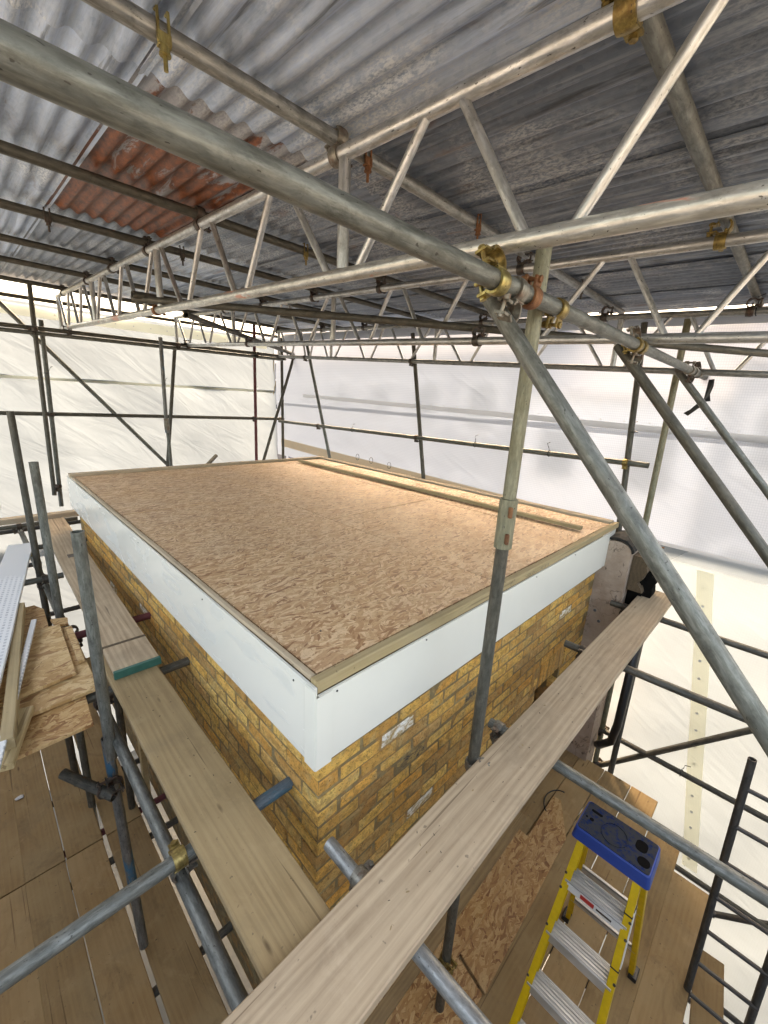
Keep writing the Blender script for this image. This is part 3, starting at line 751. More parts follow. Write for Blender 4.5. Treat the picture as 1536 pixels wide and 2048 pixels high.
# ------------------------------------------------------------------ couplers
def band_mesh(seg=14):
    bm = bmesh.new(); rows = []; a0, a1 = math.radians(28), math.radians(332); h = .042
    for i in range(seg + 1):
        a = a0 + (a1 - a0) * i / seg; c, s = math.cos(a), math.sin(a)
        rows.append([bm.verts.new((zz, rr * c, rr * s)) for rr, zz in ((.0246, -h / 2), (.0315, -h / 2), (.0335, -h / 4), (.0335, h / 4), (.0315, h / 2), (.0246, h / 2))])
    for a, b in zip(rows[:-1], rows[1:]):
        for j in range(6): bm.faces.new([a[j], a[(j + 1) % 6], b[(j + 1) % 6], b[j]])
    bm.faces.new(rows[0][::-1]); bm.faces.new(rows[-1])
    # flared lips carrying the bolt
    bm_box(bm, (0, .041, .0155), (.034, .026, .007)); bm_box(bm, (-.0125, .0415, -.0155), (.010, .029, .007)); bm_box(bm, (.0125, .0415, -.0155), (.010, .029, .007))
    bmesh.ops.recalc_face_normals(bm, faces=bm.faces)
    return smooth_by_angle(bm_mesh(bm, 'clamp_band'), 40)
def bolt_mesh():
    bm = bmesh.new(); bm_cyl(bm, (0, .046, -.062), (0, 0, 1), .0058, .085, 10); bm_cyl(bm, (0, .046, -.036), (0, 0, 1), .0118, .014, 6)
    bm_cyl(bm, (0, .046, -.0215), (0, 0, 1), .0135, .003, 12); bm_cyl(bm, (0, .046, .019), (0, 0, 1), .010, .007, 6)
    return smooth_by_angle(bm_mesh(bm, 'bolt'), 40)
def saddle_mesh():
    bm = bmesh.new(); bm_box(bm, (0, 0, -.0265), (.046, .046, .008)); bm_cyl(bm, (0, 0, -.034), (0, 0, 1), .012, .016, 10)
    bmesh.ops.bevel(bm, geom=[e for e in bm.edges if e.calc_length() > .03], offset=.003, segments=1, affect='EDGES')
    return bm_mesh(bm, 'saddle')
PROTO = {}
def cmesh(part, mat):
    if (part, mat) not in PROTO:
        me = {'band': band_mesh, 'bolt': bolt_mesh, 'saddle': saddle_mesh}[part](); me.materials.append(M[mat]); PROTO[(part, mat)] = me
    return PROTO[(part, mat)]
def whole_mesh(mat):
    if ('whole', mat) not in PROTO:
        bm = bmesh.new()
        for part, mt in (('band', Matrix.Identity(4)), ('bolt', Matrix.Identity(4)), ('saddle', Matrix.Identity(4))): bm.from_mesh(cmesh(part, mat))
        n0 = len(bm.verts); bm.from_mesh(cmesh('band', mat)); bm.from_mesh(cmesh('bolt', mat)); bm.verts.ensure_lookup_table()
        rt = Matrix.Translation((0, 0, -.0535)) @ Matrix.Rotation(-PI / 2, 4, 'Z') @ Matrix.Rotation(PI, 4, 'X')
        for vv in bm.verts[n0:]: vv.co = rt @ vv.co
        me = smooth_by_angle(bm_mesh(bm, 'coupler'), 40); me.materials.append(M[mat]); PROTO[('whole', mat)] = me
    return PROTO[('whole', mat)]
def coupler(p, dA, dB, toB, label, mat='coupler_steel', mat2=None, detail=True, flip=False, group=None):
    """p on the axis of tube A (direction dA); tube B (direction dB) lies towards toB."""
    z = -Vector(toB).normalized(); x = Vector(dA); x = (x - z * x.dot(z)).normalized()
    if flip: x = -x
    mw = axis_matrix(Vector(p), z, x)
    if not detail:
        o = link('scaffold_coupler', whole_mesh(mat), None, None, mw); return tag(o, label, 'coupler', group or 'small dark couplers on the far tubes')
    e = bpy.data.objects.new('scaffold_coupler', None); COL.objects.link(e); e.empty_display_size = .05; e.matrix_world = mw; tag(e, label, 'coupler', group)
    b = Vector(dB); bl = mw.to_3x3().inverted() @ b; ang = math.atan2(bl.y, bl.x)
    rt = Matrix.Translation((0, 0, -.0535)) @ Matrix.Rotation(ang, 4, 'Z') @ Matrix.Rotation(PI, 4, 'X')
    for part, mt, mm in (('clamp_band', Matrix.Identity(4), 'band'), ('bolt', Matrix.Identity(4), 'bolt'), ('saddle', Matrix.Identity(4), 'saddle'), ('clamp_band', rt, 'band'), ('bolt', rt, 'bolt')):
        o = bpy.data.objects.new(part, cmesh(mm, (mat2 or mat) if mt is rt else mat)); COL.objects.link(o); o.parent = e; o.matrix_basis = mt
    return e
def putlog(p, d, label, mat, up=(0, 0, 1)):
    """single roofing clip: a band round tube at p, bolt hanging down, hooked to the sheet above."""
    z = Vector(up); x = Vector(d).normalized(); mw = axis_matrix(Vector(p), z, x)
    e = bpy.data.objects.new('roofing_clip', None); COL.objects.link(e); e.empty_display_size = .05; e.matrix_world = mw; tag(e, label, 'roof clip', 'roofing clips on the purlins')
    bm = bmesh.new()
    for sx in (-.013, .013):      # two straps down one side of the tube
        bm_box(bm, (sx, -.0275, -.002), (.007, .006, .075)); bm_box(bm, (sx, -.020, .036), (.007, .02, .006))
    bm_box(bm, (0, -.0285, -.022), (.034, .010, .024)); bm_box(bm, (0, -.024, -.036), (.03, .022, .007))
    bmesh.ops.bevel(bm, geom=bm.edges[:], offset=.0015, segments=1, affect='EDGES')
    o = bpy.data.objects.new('strap', bm_mesh(bm, 'strap')); o.data.materials.append(M[mat]); COL.objects.link(o); o.parent = e
    bm = bmesh.new(); bm_cyl(bm, (0, -.027, -.088), (0, 0, 1), .0055, .055, 10); bm_cyl(bm, (0, -.027, -.052), (0, 0, 1), .0125, .013, 6); bm_cyl(bm, (0, -.027, -.056), (0, 0, 1), .0145, .003, 12)
    o = bpy.data.objects.new('bolt', smooth_by_angle(bm_mesh(bm, 'bolt'), 40)); o.data.materials.append(M[mat]); COL.objects.link(o); o.parent = e
    return e
X_, Y_, Z_ = V(1, 0, 0), V(0, 1, 0), V(0, 0, 1)
def b1b(y): return BZ[1][1] + BZ[1][2] * y
def b1t(y): return BZ[1][3] + BZ[1][2] * .95 * y
def bt(i, y): return BZ[i][3] + BZ[i][2] * .95 * y
def bb(i, y): return BZ[i][1] + BZ[i][2] * y
# at the knot where ledger, standard, beam and brace meet
coupler((.335, LY, LZ), X_, Y_, (0, .35, 1), 'bright brass coupler tying the ledger to the near lattice beam', 'brass_bright', 'brass_zinc', flip=True)
coupler((.52, LY, LZ), X_, Z_, (0, 1, .1), 'rusty orange coupler on the ledger just left of the near standard', 'coupler_rust', 'coupler_steel')
coupler((.715, LY, LZ), X_, Z_, (0, 1, .15), 'tarnished brass coupler on the ledger just right of the near standard', 'brass_zinc', 'coupler_steel', flip=True)
coupler((.44, LY, LZ), X_, (0, -.64, -.77), (-.1, .2, -1), 'grey swivel coupler at the head of the nearest raking brace', 'coupler_steel', 'coupler_steel')
coupler((1.60, LY, LZ), X_, Y_, (0, .3, 1), 'brass coupler cluster where the ledger meets the middle beam', 'brass_zinc', 'coupler_steel', flip=True)
coupler((1.68, LY, LZ), X_, (0, -.64, -.77), (0, .2, -1), 'grey swivel coupler at the head of the middle raking brace', 'brass_zinc', 'coupler_steel')
coupler((2.90, LY, LZ), X_, Z_, (0, 1, 0), 'dark coupler near the right end of the ledger', 'coupler_steel', 'coupler_dark')
coupler((3.22, LY, LZ), X_, Y_, (0, .3, 1), 'dark coupler at the right end tip of the ledger', 'coupler_steel', 'coupler_dark', flip=True)
coupler((3.04, LY, LZ), X_, (0, -.64, -.77), (0, .2, -1), 'grey swivel coupler at the head of the farthest raking brace', 'coupler_steel', 'coupler_dark')
# purlins on the near beam
coupler((.38, -.51, b1t(-.51)), Y_, X_, (0, 0, 1), 'brass coupler at the top right clamping the nearest purlin to the near beam', 'brass_zinc', 'brass_zinc')
coupler((.38, .43, b1t(.43)), Y_, X_, (0, 0, 1), 'grey coupler clamping the second purlin to the near beam', 'coupler_steel', 'coupler_steel')
putlog((-.20, .43, zpur(.43)), X_, 'brass roofing clip hanging from the second purlin at top left', 'brass_bright')
putlog((.50, .43, zpur(.43)), X_, 'brown roofing clip on the second purlin just right of the near beam', 'coupler_rust')
putlog((1.24, .43, zpur(.43)), X_, 'rusty roofing clip on the second purlin above the ledger knot', 'coupler_rust')
putlog((2.6, .43, zpur(.43)), X_, 'dark roofing clip on the second purlin far over by the clear sheeting', 'coupler_dark')
putlog((-.16, 2.5, zpur(2.5)), X_, 'dark roofing clip on the fourth purlin at the corner of the rusty sheet', 'coupler_dark')
putlog((.60, 2.5, zpur(2.5)), X_, 'dark roofing clip on the fourth purlin right of the near beam', 'coupler_dark')
putlog((1.05, 1.62, zpur(1.62)), X_, 'brass roofing clip on the third purlin between the near and middle beams', 'brass_zinc')
putlog((-.30, 4.32, zpur(4.32)), X_, 'dark roofing clip on the sixth purlin at far left', 'coupler_dark')
for y, n in ((1.62, 'third'), (2.5, 'fourth'), (3.42, 'fifth'), (4.32, 'sixth'), (5.55, 'last')):
    coupler((.38, y, b1t(y)), Y_, X_, (0, 0, 1), f'small dark coupler joining the {n} purlin to the near beam', 'coupler_dark', detail=y < 2, group='purlin couplers on the near beam')
for y, n in ((-.51, 'nearest'), (.43, 'second'), (1.62, 'third'), (2.5, 'fourth'), (3.42, 'fifth'), (4.32, 'sixth'), (5.55, 'last')):
    coupler((BZ[2][0], y, bt(2, y)), Y_, X_, (0, 0, 1), f'small coupler joining the {n} purlin to the middle beam', 'brass_zinc' if y < 0 else 'coupler_dark', detail=y < 0, group='purlin couplers on the middle beam')
    coupler((BZ[3][0], y, bt(3, y)), Y_, X_, (0, 0, 1), f'small coupler joining the {n} purlin to the far beam', 'coupler_dark', detail=False, group='purlin couplers on the far beam')

# ------------------------------------------------------------------ raking braces on the right
def rake(x, mat, label):
    a = V(x, -.262, 1.165); d = (V(x, -1.032, .265) - a).normalized()
    return tube('raking_brace', a - d * .10, a + d * 2.4, mat, label, 'scaffold tube', 'raking braces from ledger to the right')
rk = rake(.44, 'galvanised', 'nearest raking brace, thick tube running down to the right edge')
for t in (1.02, 1.055):
    bm = bmesh.new(); bm_cyl(bm, (0, 0, 0), (-1, 0, 0), .004, .002, 10)
    link('bolt_hole', bm_mesh(bm, 'hole'), 'plastic_black', rk, axis_matrix((.44 - .018, -.262 - .65 * t * .62 + .012, 1.165 - t * .76 + .012), (0, 0, 1)) @ Matrix.Identity(4))
rake(1.68, 'galvanised_dark', 'middle raking brace, dark tube running down to the right edge')
rake(3.04, 'galvanised', 'farthest and thinnest raking brace near the clear sheeting')

# ------------------------------------------------------------------ plan braces under the beams
tube('plan_brace', (.25, 2.46, 1.485), (3.9, -1.55, 1.30), 'galvanised_dark', 'long dark plan brace running flat below the beams to the right edge', 'scaffold tube', 'plan braces below the beams')
tube('plan_brace', (.75, 2.87, 1.505), (3.35, 5.30, 1.565), 'galvanised_dark', 'shorter dark plan brace running to the far corner', 'scaffold tube', 'plan braces below the beams')
tube('stub_tube', (.23, 2.40, 1.50), (.62, 2.42, 1.515), 'galvanised_dark', 'short open-ended tube stub under the near beam above the blue pole', 'scaffold tube')
coupler((.38, 2.41, b1b(2.41)), Y_, X_, (0, 0, 1), 'rusty coupler holding the short stub under the near beam', 'coupler_rust', detail=False)
coupler((1.76, .69, bb(2, .69)), Y_, X_, (0, 0, 1), 'dark coupler hanging the long plan brace from the middle beam', 'coupler_dark', detail=False)
coupler((1.76, 3.76, bb(2, 3.76)), Y_, X_, (0, 0, 1), 'dark coupler where the short plan brace meets the middle beam', 'coupler_dark', detail=False)

# ------------------------------------------------------------------ back wall scaffold (along X at far side)
YB = 5.60
for nm, a, b, mt, lb in [
    ('scaffold_standard', (.079, 5.56, 1.95), (.008, 5.56, -.47), 'galvanised_dark', 'thick dark back standard at left, ending in a clamp beside the roof corner'),
    ('scaffold_standard', (.145, 5.64, 1.60), (.069, 5.64, -.64), 'galvanised', 'thin grey back standard doubled behind the thick left one'),
    ('scaffold_standard', (1.36, 5.40, 1.56), (1.345, 5.40, .30), 'galvanised_blue', 'blue painted back standard under the near lattice beam'),
    ('scaffold_standard', (1.398, 5.52, .36), (1.41, 5.52, -2.6), 'galvanised', 'grey lower length below the blue back standard'),
    ('raking_brace', (1.622, 5.64, 1.49), (1.34, 5.64, -.6), 'galvanised_dark', 'dark leaning tube beside the blue back standard'),
    ('scaffold_standard', (2.834, 5.6, 1.95), (2.79, 5.6, -2.6), 'galvanised_red', 'thin back standard with reddish paint left of the far corner'),
    ('scaffold_standard', (3.331, 5.6, 1.82), (3.35, 5.6, -2.6), 'galvanised_dark', 'dark corner standard at the meeting of the cream and clear sheeting'),
    ('raking_brace', (3.56, 5.55, 1.6), (2.80, 5.55, -.55), 'galvanised_dark', 'dark leaning brace crossing the far corner standard'),
    ('guard_rail', (-3.0, 5.68, .56), (3.36, 5.66, .488), 'galvanised_dark', 'horizontal guard rail across the cream back sheeting'),
    ('diagonal_brace', (-1.2, 5.72, 2.95), (1.42, 5.66, -.22), 'galvanised', 'diagonal brace across the cream back sheeting at left'),
    ('ledger_tube', (-3.0, 5.52, 1.46), (3.78, 5.52, 1.53), 'galvanised_dark', 'upper back ledger carrying the far ends of the beams'),
    ('ledger_tube', (-3.0, 5.545, 1.408), (3.3, 5.545, 1.478), 'galvanised', 'lower back ledger doubled just under the upper one'),
    ('eave_tube', (-3.0, 5.95, 1.84), (3.7, 5.95, 1.885), 'galvanised_dark', 'eave tube along the top edge of the cream back sheeting'),
    ('ledger_tube', (-3.0, 5.5, -.735), (.35, 5.5, -.70), 'blue_paint', 'low dark blue ledger behind the left end of the roof'),
    ('ledger_tube', (-3.0, 5.35, -.83), (.3, 5.35, -.80), 'dark_steel', 'low black ledger just below the blue one'),
]: tube(nm, a, b, mt, lb, 'scaffold tube', 'tubes of the back scaffold')
tube('stub_tube', (1.55, 4.6, -.06), (1.75, 4.75, .04), 'galvanised_dark', 'short tube end poking up behind the back edge of the roof', 'scaffold tube')
bm_list = [((.05, 5.52, 1.475), X_, Z_, 'dark coupler where the left back standard crosses the back ledger'), ((.38, 5.52, 1.48), X_, Y_, 'dark coupler under the far end of the near beam'),
           ((1.62, 5.52, 1.50), X_, Z_, 'dark coupler at the head of the leaning tube by the blue standard'), ((1.76, 5.52, 1.50), X_, Y_, 'dark coupler under the far end of the middle beam'),
           ((2.83, 5.52, 1.515), X_, Z_, 'small coupler of the red-painted back standard'), ((3.33, 5.52, 1.522), X_, Z_, 'small coupler at the top of the far corner standard'),
           ((3.5, 5.52, 1.525), X_, Y_, 'small coupler at the right end of the back ledger'), ((.035, 5.56, -.36), Z_, Z_, 'clamp near the foot of the thick left back standard'),
           ((.105, 5.68, .52), X_, Z_, 'rusty coupler of the guard rail at the left back standard'), ((2.82, 5.66, .495), X_, Z_, 'small guard rail coupler on the red-painted back standard'), ((3.34, 5.66, .49), X_, Z_, 'small guard rail coupler at the far corner standard')]
for p, a, b, lb in bm_list: coupler(p, a, b, (0, -1, 0) if b is Z_ else (0, 0, 1), lb, 'coupler_dark', detail=False)
shell('joint_sleeve', V(1.35, 5.40, .42), (0, 0, 1), .0247, .008, .16, .1, 2 * PI - .1, 'coupler_steel', None)
tag(bpy.data.objects['joint_sleeve'], 'small steel joint sleeve on the blue back standard', 'coupler')

# ------------------------------------------------------------------ right wall scaffold (along Y)
XR = 3.25
for nm, a, b, mt, lb in [
    ('scaffold_standard', (3.29, 4.80, 1.67), (3.29, 4.14, -.10), 'galvanised', 'leaning right standard nearest the far corner'),
    ('scaffold_standard', (3.29, 2.62, 1.70), (3.29, 2.26, -.10), 'galvanised_dark', 'dark right standard in the middle of the clear sheeting'),
    ('scaffold_standard', (3.28, .141, 1.62), (3.28, -.005, -.35), 'galvanised_dark', 'dark right standard behind the right corner of the roof'),
    ('scaffold_standard', (3.27, -.152, 1.62), (3.25, -.235, -4.0), 'galvanised_green', 'tall greenish right standard running down past the plaster stub'),
    ('guard_rail', (3.24, 5.55, .458), (3.24, -.113, .51), 'galvanised', 'guard rail along the clear sheeting with an open right end'),
    ('ledger_tube', (3.25, .2, -2.06), (3.25, -3.2, -2.05), 'galvanised_dark', 'dark ledger across the lower right sheeting with a black tie'),
    ('diagonal_brace', (3.25, -.22, -2.49), (3.25, -1.62, -.87), 'galvanised_dark', 'dark diagonal brace across the lower right sheeting'),
    ('ledger_tube', (3.25, -.3, -2.99), (3.25, -3.2, -3.0), 'galvanised_dark', 'dark ledger below the platform edge at right'),
    ('ledger_tube', (3.25, -.5, -4.1), (3.25, -3.2, -4.05), 'dark_steel', 'black ledger low at right beyond the platform edge'),
    ('ledger_tube', (3.25, -.5, -4.28), (3.25, -3.2, -4.23), 'dark_steel', 'lowest black ledger at right beyond the platform edge'),
    ('diagonal_brace', (3.3, -.6, -3.85), (3.3, -2.6, -2.2), 'dark_steel', 'black brace low at right behind the steel ladder'),
]: tube(nm, a, b, mt, lb, 'scaffold tube', 'tubes of the right scaffold')
for p, a, b, lb in [((3.24, 4.42, .468), Y_, Z_, 'small coupler on the guard rail at the leaning right standard'), ((3.24, 2.4, .487), Y_, Z_, 'small coupler on the guard rail at the middle right standard'),
                    ((3.24, .06, .508), Y_, Z_, 'brass coupler near the open end of the right guard rail'), ((3.22, 4.75, bb(3, 4.75)), Y_, Z_, 'small coupler on the far beam at the leaning standard'),
                    ((3.22, 2.55, bb(3, 2.55)), Y_, Z_, 'small coupler on the far beam at the middle right standard'), ((3.22, .1, bb(3, .1)), Y_, Z_, 'small coupler on the far beam behind the ledger end'),
                    ((3.25, -.2, -2.06), Y_, Z_, 'dark coupler on the tall right standard below the board'), ((3.25, -.23, -2.45), Y_, Z_, 'lower dark coupler at the foot of the lower right brace')]:
    coupler(p, a, b, (1, 0, 0), lb, 'brass_zinc' if 'brass' in lb else 'coupler_dark', detail=False)
# open coupler dangling from the tall standard
oc = empty('open_coupler', (3.2, -.24, -.12), 'rusty open coupler hanging loose from the tall right standard', 'coupler')
for a0, dx, rz in ((0.4, 0, 0), (3.4, -.05, .9)):
    shell('clamp_half', Matrix.Translation((3.22, -.225 + dx, -.06 + dx)) @ Matrix.Rotation(rz, 4, 'X') @ Matrix.Rotation(PI / 2, 4, 'Y'), None, .0247, .006, .04, a0, a0 + 2.6, 'coupler_rust', oc, 10)
path_tube('bolt', [(3.2, -.25, -.10), (3.19, -.30, -.13), (3.19, -.36, -.125)], .007, 'coupler_rust', oc)

# ------------------------------------------------------------------ sheeting
def sheet(name, o_, u, v_, nu, nv, mat, label, amp=.02, seed=0, cat='sheeting', group='plastic sheeting round the scaffold', parent=None, topfn=None, kindp=None, off=0.0, suv=(0, 0), amp2=.5):
    """grid o + s*u + t*v (s,t in metres); waviness along the normal."""
    o_, u, v_ = Vector(o_), Vector(u), Vector(v_); lu, lv = u.length, v_.length; n = u.cross(v_).normalized()
    bm = bmesh.new(); uvl = bm.loops.layers.uv.new('UVMap'); g = []; co = {}
    for j in range(nv + 1):
        row = []
        for i in range(nu + 1):
            s, t = i / nu, j / nv
            p = o_ + u * s + v_ * t
            if topfn: p.z += topfn(s, t)
            q = Vector((p.x * 1.1, p.y * 1.1, p.z * 1.1)); 
            d = amp * (noise.noise(q * .9 + Vector((seed, 0, 0))) + amp2 * noise.noise(q * Vector((2.3, 2.3, 2.3)).x + Vector((0, seed, 0))) + amp2 * .8 * noise.ridged_multi_fractal(Vector((p.x * .8 + p.z * 1.5, p.y * .8 + p.z * 1.1, seed)), .9, 2, 3, 1, 2) * .35)
            vv = bm.verts.new(p + n * (d + off)); row.append(vv); co[vv] = (s * lu + suv[0], t * lv + suv[1])
        g.append(row)
    for j in range(nv):
        for i in range(nu): bm.faces.new([g[j][i], g[j][i + 1], g[j + 1][i + 1], g[j + 1][i]])
    for f in bm.faces:
        for l in f.loops: l[uvl].uv = co[l.vert]
    c = o_ + u / 2
    for vv in bm.verts: vv.co -= c
    me = bm_mesh(bm, name); me.shade_smooth()
    ob = link(name, me, mat, parent, Matrix.Translation(c))
    if parent is None: tag(ob, label, cat, group)
    return ob
def eyelets(pts, nrm, parent, r=.009):
    bm = bmesh.new()
    for p in pts: bm_cyl(bm, p, nrm, r, .003, 8)
    o = link('eyelets', bm_mesh(bm, 'eyelets'), 'white_label', parent, Matrix.Identity(4)); o['kind'] = 'stuff'
XS, YS = 3.52, 6.06
# back (cream) : upper and lower lengths, lapped at z ~ .95
s1 = sheet('sheeting', (-4.2, YS, .93), (7.66, 0, 0), (0, 0, .90), 60, 12, 'sheet_cream', 'cream upper sheeting on the back wall behind the far beams', .05, 1)
s2 = sheet('sheeting', (-4.2, YS + .012, -1.4), (7.68, 0, 0), (0, 0, 2.37), 60, 24, 'sheet_cream', 'cream middle sheeting on the back wall behind the guard rail', .07, 2)
s3 = sheet('sheeting', (-4.2, YS - .25, -5.5), (7.5, 0, 0), (0, .29, 4.3), 50, 36, 'sheet_cream', 'cream lower sheeting hanging behind the left walkway', .06, 3)
sheet('lap_band', (-4.2, YS - .03, .925), (7.6, 0, 0), (0, 0, .035), 60, 1, 'sheet_band', None, .012, 1, parent=s1)
sheet('eyelet_band', (-4.2, YS - .03, 1.66), (7.5, 0, 0), (0, 0, .13), 60, 1, 'sheet_band', None, .012, 1, parent=s1)
eyelets([(-1.2 + .22 * i, YS - .045, 1.72) for i in range(21)], (0, -1, 0), s1)
# right (clear): the top edge follows the far beam
s4 = sheet('sheeting', (XS, 6.1, .72), (0, -9.3, 0), (0, 0, 1.0), 70, 12, 'sheet_clear', 'clear upper sheeting on the right wall behind the far beam', .016, 4, topfn=lambda s, t: (.20 - .30 * s) * t)
s5 = sheet('sheeting', (XS + .012, 6.1, -.20), (0, -9.3, 0), (0, 0, .98), 70, 12, 'sheet_clear', 'clear middle sheeting on the right wall behind the guard rail', .02, 5)
s6 = sheet('sheeting', (XS - .02, -.10, -5.6), (0, -3.6, 0), (0, 0, 5.42), 40, 50, 'sheet_lower', 'cream ribbed sheeting hanging at the lower right below the clear wall', .045, 6)
sheet('lap_band', (XS - .028, 5.2, .80), (0, -8.3, 0), (0, 0, .055), 60, 1, 'sheet_band_clear', None, .012, 4, parent=s4, topfn=lambda s, t: .08 - .18 * s)
eyelets([(XS - .045, 3.2 - .2 * i, .91 - .0043 * i) for i in range(24)], (-1, 0, 0), s4, .006)
sheet('eyelet_band', (XS - .03, 6.0, 1.72), (0, -8.5, 0), (0, 0, .11), 60, 1, 'sheet_band_clear', None, .012, 4, parent=s4, topfn=lambda s, t: .09 - .28 * s)
eyelets([(XS - .046, 5.6 - .25 * i, 1.86 - .0085 * i) for i in range(28)], (-1, 0, 0), s4, .007)
sheet('bottom_hem', (XS - .035, 5.9, -.02), (0, -4.9, 0), (0, 0, .14), 50, 2, 'sheet_tan', None, .014, 5, parent=s5, topfn=lambda s, t: -.17 * s)
eyelets([(XS - .055, 5.4 - .17 * i, .03) for i in range(22)], (-1, 0, 0), s5, .007)
sheet('bottom_hem', (XS - .035, .3, -.30), (0, -3.5, 0), (0, 0, .14), 40, 3, 'sheet_band_clear', None, .02, 5, parent=s5, topfn=lambda s, t: .02 - .05 * s)
sheet('eyelet_band', (XS - .075, -1.04, -3.1), (0, -.115, 0), (0, .46, 2.8), 1, 40, 'sheet_band', None, .045, 6, parent=s6)
eyelets([(XS - .085, -1.09 + .46 * (z + 3.1) / 2.8, z) for z in [-3.0 + .16 * i for i in range(17)]], (-1, 0, 0), s6, .011)
sheet('sheeting', (-2.05, -2.2, -5.6), (0, 8.2, 0), (0, 0, 5.7), 20, 16, 'sheet_cream', 'unseen cream lower sheeting added behind the camera on the left side to dim the platform', .04, 11)  # added out of view, kept low: dims the platform, lets sky light in above
sheet('sheeting', (-2.05, -2.15, -5.6), (5.5, 0, 0), (0, 0, 5.7), 20, 16, 'sheet_cream', 'unseen cream lower sheeting added behind the camera on the near side to dim the platform', .04, 12)  # second unseen sheet, added for the same effect on the light
# folds running down at the far corner, tear strips
path_tube('rope', [(3.40, 5.98, 1.60), (3.39, 5.97, 1.35), (3.42, 5.96, 1.1), (3.38, 5.97, .9)], .007, 'timber_new', None, 'cream rope tied down the far corner of the sheeting', 'rope')
bm = bmesh.new(); vs = [bm.verts.new(p) for p in [(0, 0, 0), (.004, -.035, .005), (.0, -.04, -.05), (0, -.03, -.11), (-.01, -.045, -.16), (-.02, .0, -.17), (-.02, .01, -.15), (-.03, .07, -.23), (-.02, .11, -.26), (-.03, .075, -.28), (-.025, .0, -.20)]]
bm.faces.new(vs[:6]); bm.faces.new([vs[5], vs[6], vs[7], vs[8], vs[9], vs[10]])
r_ = bmesh.ops.extrude_face_region(bm, geom=bm.faces[:])
for g_ in r_['geom']:
    if isinstance(g_, bmesh.types.BMVert): g_.co.x -= .004
bmesh.ops.recalc_face_normals(bm, faces=bm.faces)
tag(link('torn_tape', bm_mesh(bm, 'tape'), 'plastic_black', None, Matrix.Translation((XS - .06, -.34, 1.20))), 'torn black tape hanging on the clear sheeting below the ledger end', 'tape')
bm = bmesh.new(); vs = [bm.verts.new(p) for p in [(-.05, 0, -.16), (.06, 0, -.16), (.055, -.03, -.06), (.02, -.01, .12), (0, 0, .2), (-.045, -.02, -.05)]]
bm.faces.new(vs); r_ = bmesh.ops.extrude_face_region(bm, geom=bm.faces[:])
for g_ in r_['geom']:
    if isinstance(g_, bmesh.types.BMVert): g_.co.y -= .004
bmesh.ops.recalc_face_normals(bm, faces=bm.faces)
tag(link('flashing_scrap', bm_mesh(bm, 'flap'), 'silver_tape', None, Matrix.Translation((-.56, 5.86, -.48))), 'silver foil flap over a dark tear low on the cream back sheeting', 'foil flap')

# bungee ties
def tie(p, ax, label, s=1.0, seed=0, mat='plastic_black'):
    rnd = random.Random(seed); ax = Vector(ax).normalized(); a = axis_matrix(p, ax); r = .0275
    pts = [a @ Vector((r * math.cos(t), r * math.sin(t), .01 * t / 6)) for t in [i * .55 for i in range(13)]]
    end = pts[-1]; d = Vector((rnd.uniform(-.3, .3), rnd.uniform(-.3, .3), rnd.uniform(.3, 1))).normalized()
    pts += [end + d * .03 * s, end + d * .06 * s + Vector((.01, .01, 0)), end + d * .08 * s + Vector((.02, -.02, -.01))]
    return path_tube('bungee_tie', pts, .0035, mat, None, label, 'tie', 'black ties on the sheeting tubes', 6)
ties = [((3.24, 1.55, .495), Y_, 'black tie on the right guard rail between the standards'), ((3.24, .72, .502), Y_, 'black tie on the right guard rail near the sleeve coupler'), ((3.24, 3.6, .476), Y_, 'black tie on the right guard rail near the far corner'),
        ((3.28, .055, .76), Z_, 'thin black tie on the dark standard behind the roof corner'), ((3.25, -.86, -2.06), Y_, 'black tie on the lower right ledger beside the eyelet band'),
        ((1.36, 5.42, .95), Z_, 'thin tie on the blue back standard'), ((.12, 5.64, 1.0), Z_, 'thin tie on the thin left back standard'), ((2.82, 5.6, .92), Z_, 'thin tie on the red-painted back standard'),
        ((3.29, 4.55, .98), Z_, 'thin tie on the leaning right standard'), ((3.22, .45, bt(3, .45)), Y_, 'black tie on the top chord of the far beam'), ((3.22, -.55, bt(3, -.55)), Y_, 'black tie on the far beam at the right edge')]
for i, (p, a, lb) in enumerate(ties): tie(p, a, lb, 1.2, i)
for i, (y, z) in enumerate(((3.72, .06), (3.42, .05), (3.05, .03))):
    pts = [(XS - .06, y + .035 * math.cos(t), z + .045 * math.sin(t)) for t in [i_ * .5 for i_ in range(13)]]
    path_tube('cord_loop', pts, .0035, 'plastic_black', None, f'{["first","second","third"][i]} small dark cord loop from the far corner on the hem above the roof edge', 'cord loop', 'cord loops on the sheeting hem', 6)

# ------------------------------------------------------------------ left walkway
board('scaffold_board', (-.243, -.27, -.583), (-.235, 1.62, -.588), .225, .036, 'board_tan', 'near walkway board left of the building, dusty brown', 'scaffold board')
b2 = board('scaffold_board', (-.217, 1.32, -.545), (-.135, 4.92, -.565), .222, .036, 'board_grey', 'far walkway board lapped over the near one, with green end band', 'scaffold board')
def child_box(parent, lo, hi, mat, name, mw): 
    lo, hi = Vector(lo), Vector(hi); bm = bmesh.new(); bm_box(bm, (lo + hi) / 2, hi - lo); return link(name, bm_mesh(bm, name), mat, parent, mw)
mwb = b2.matrix_world.copy(); Lb = 3.60
child_box(b2, (-Lb / 2 - .004, -.113, -.039), (-Lb / 2 + .018, .113, .002), 'green_plastic', 'end_band', mwb)
child_box(b2, (-Lb / 2 + .285, -.1125, -.03), (-Lb / 2 + .305, .1125, .0018), 'timber_dark', 'strap', mwb)
child_box(b2, (-Lb / 2 + 2.0, -.03, -.002), (-Lb / 2 + 2.09, .04, .0015), 'coupler_dark', 'patch', mwb)
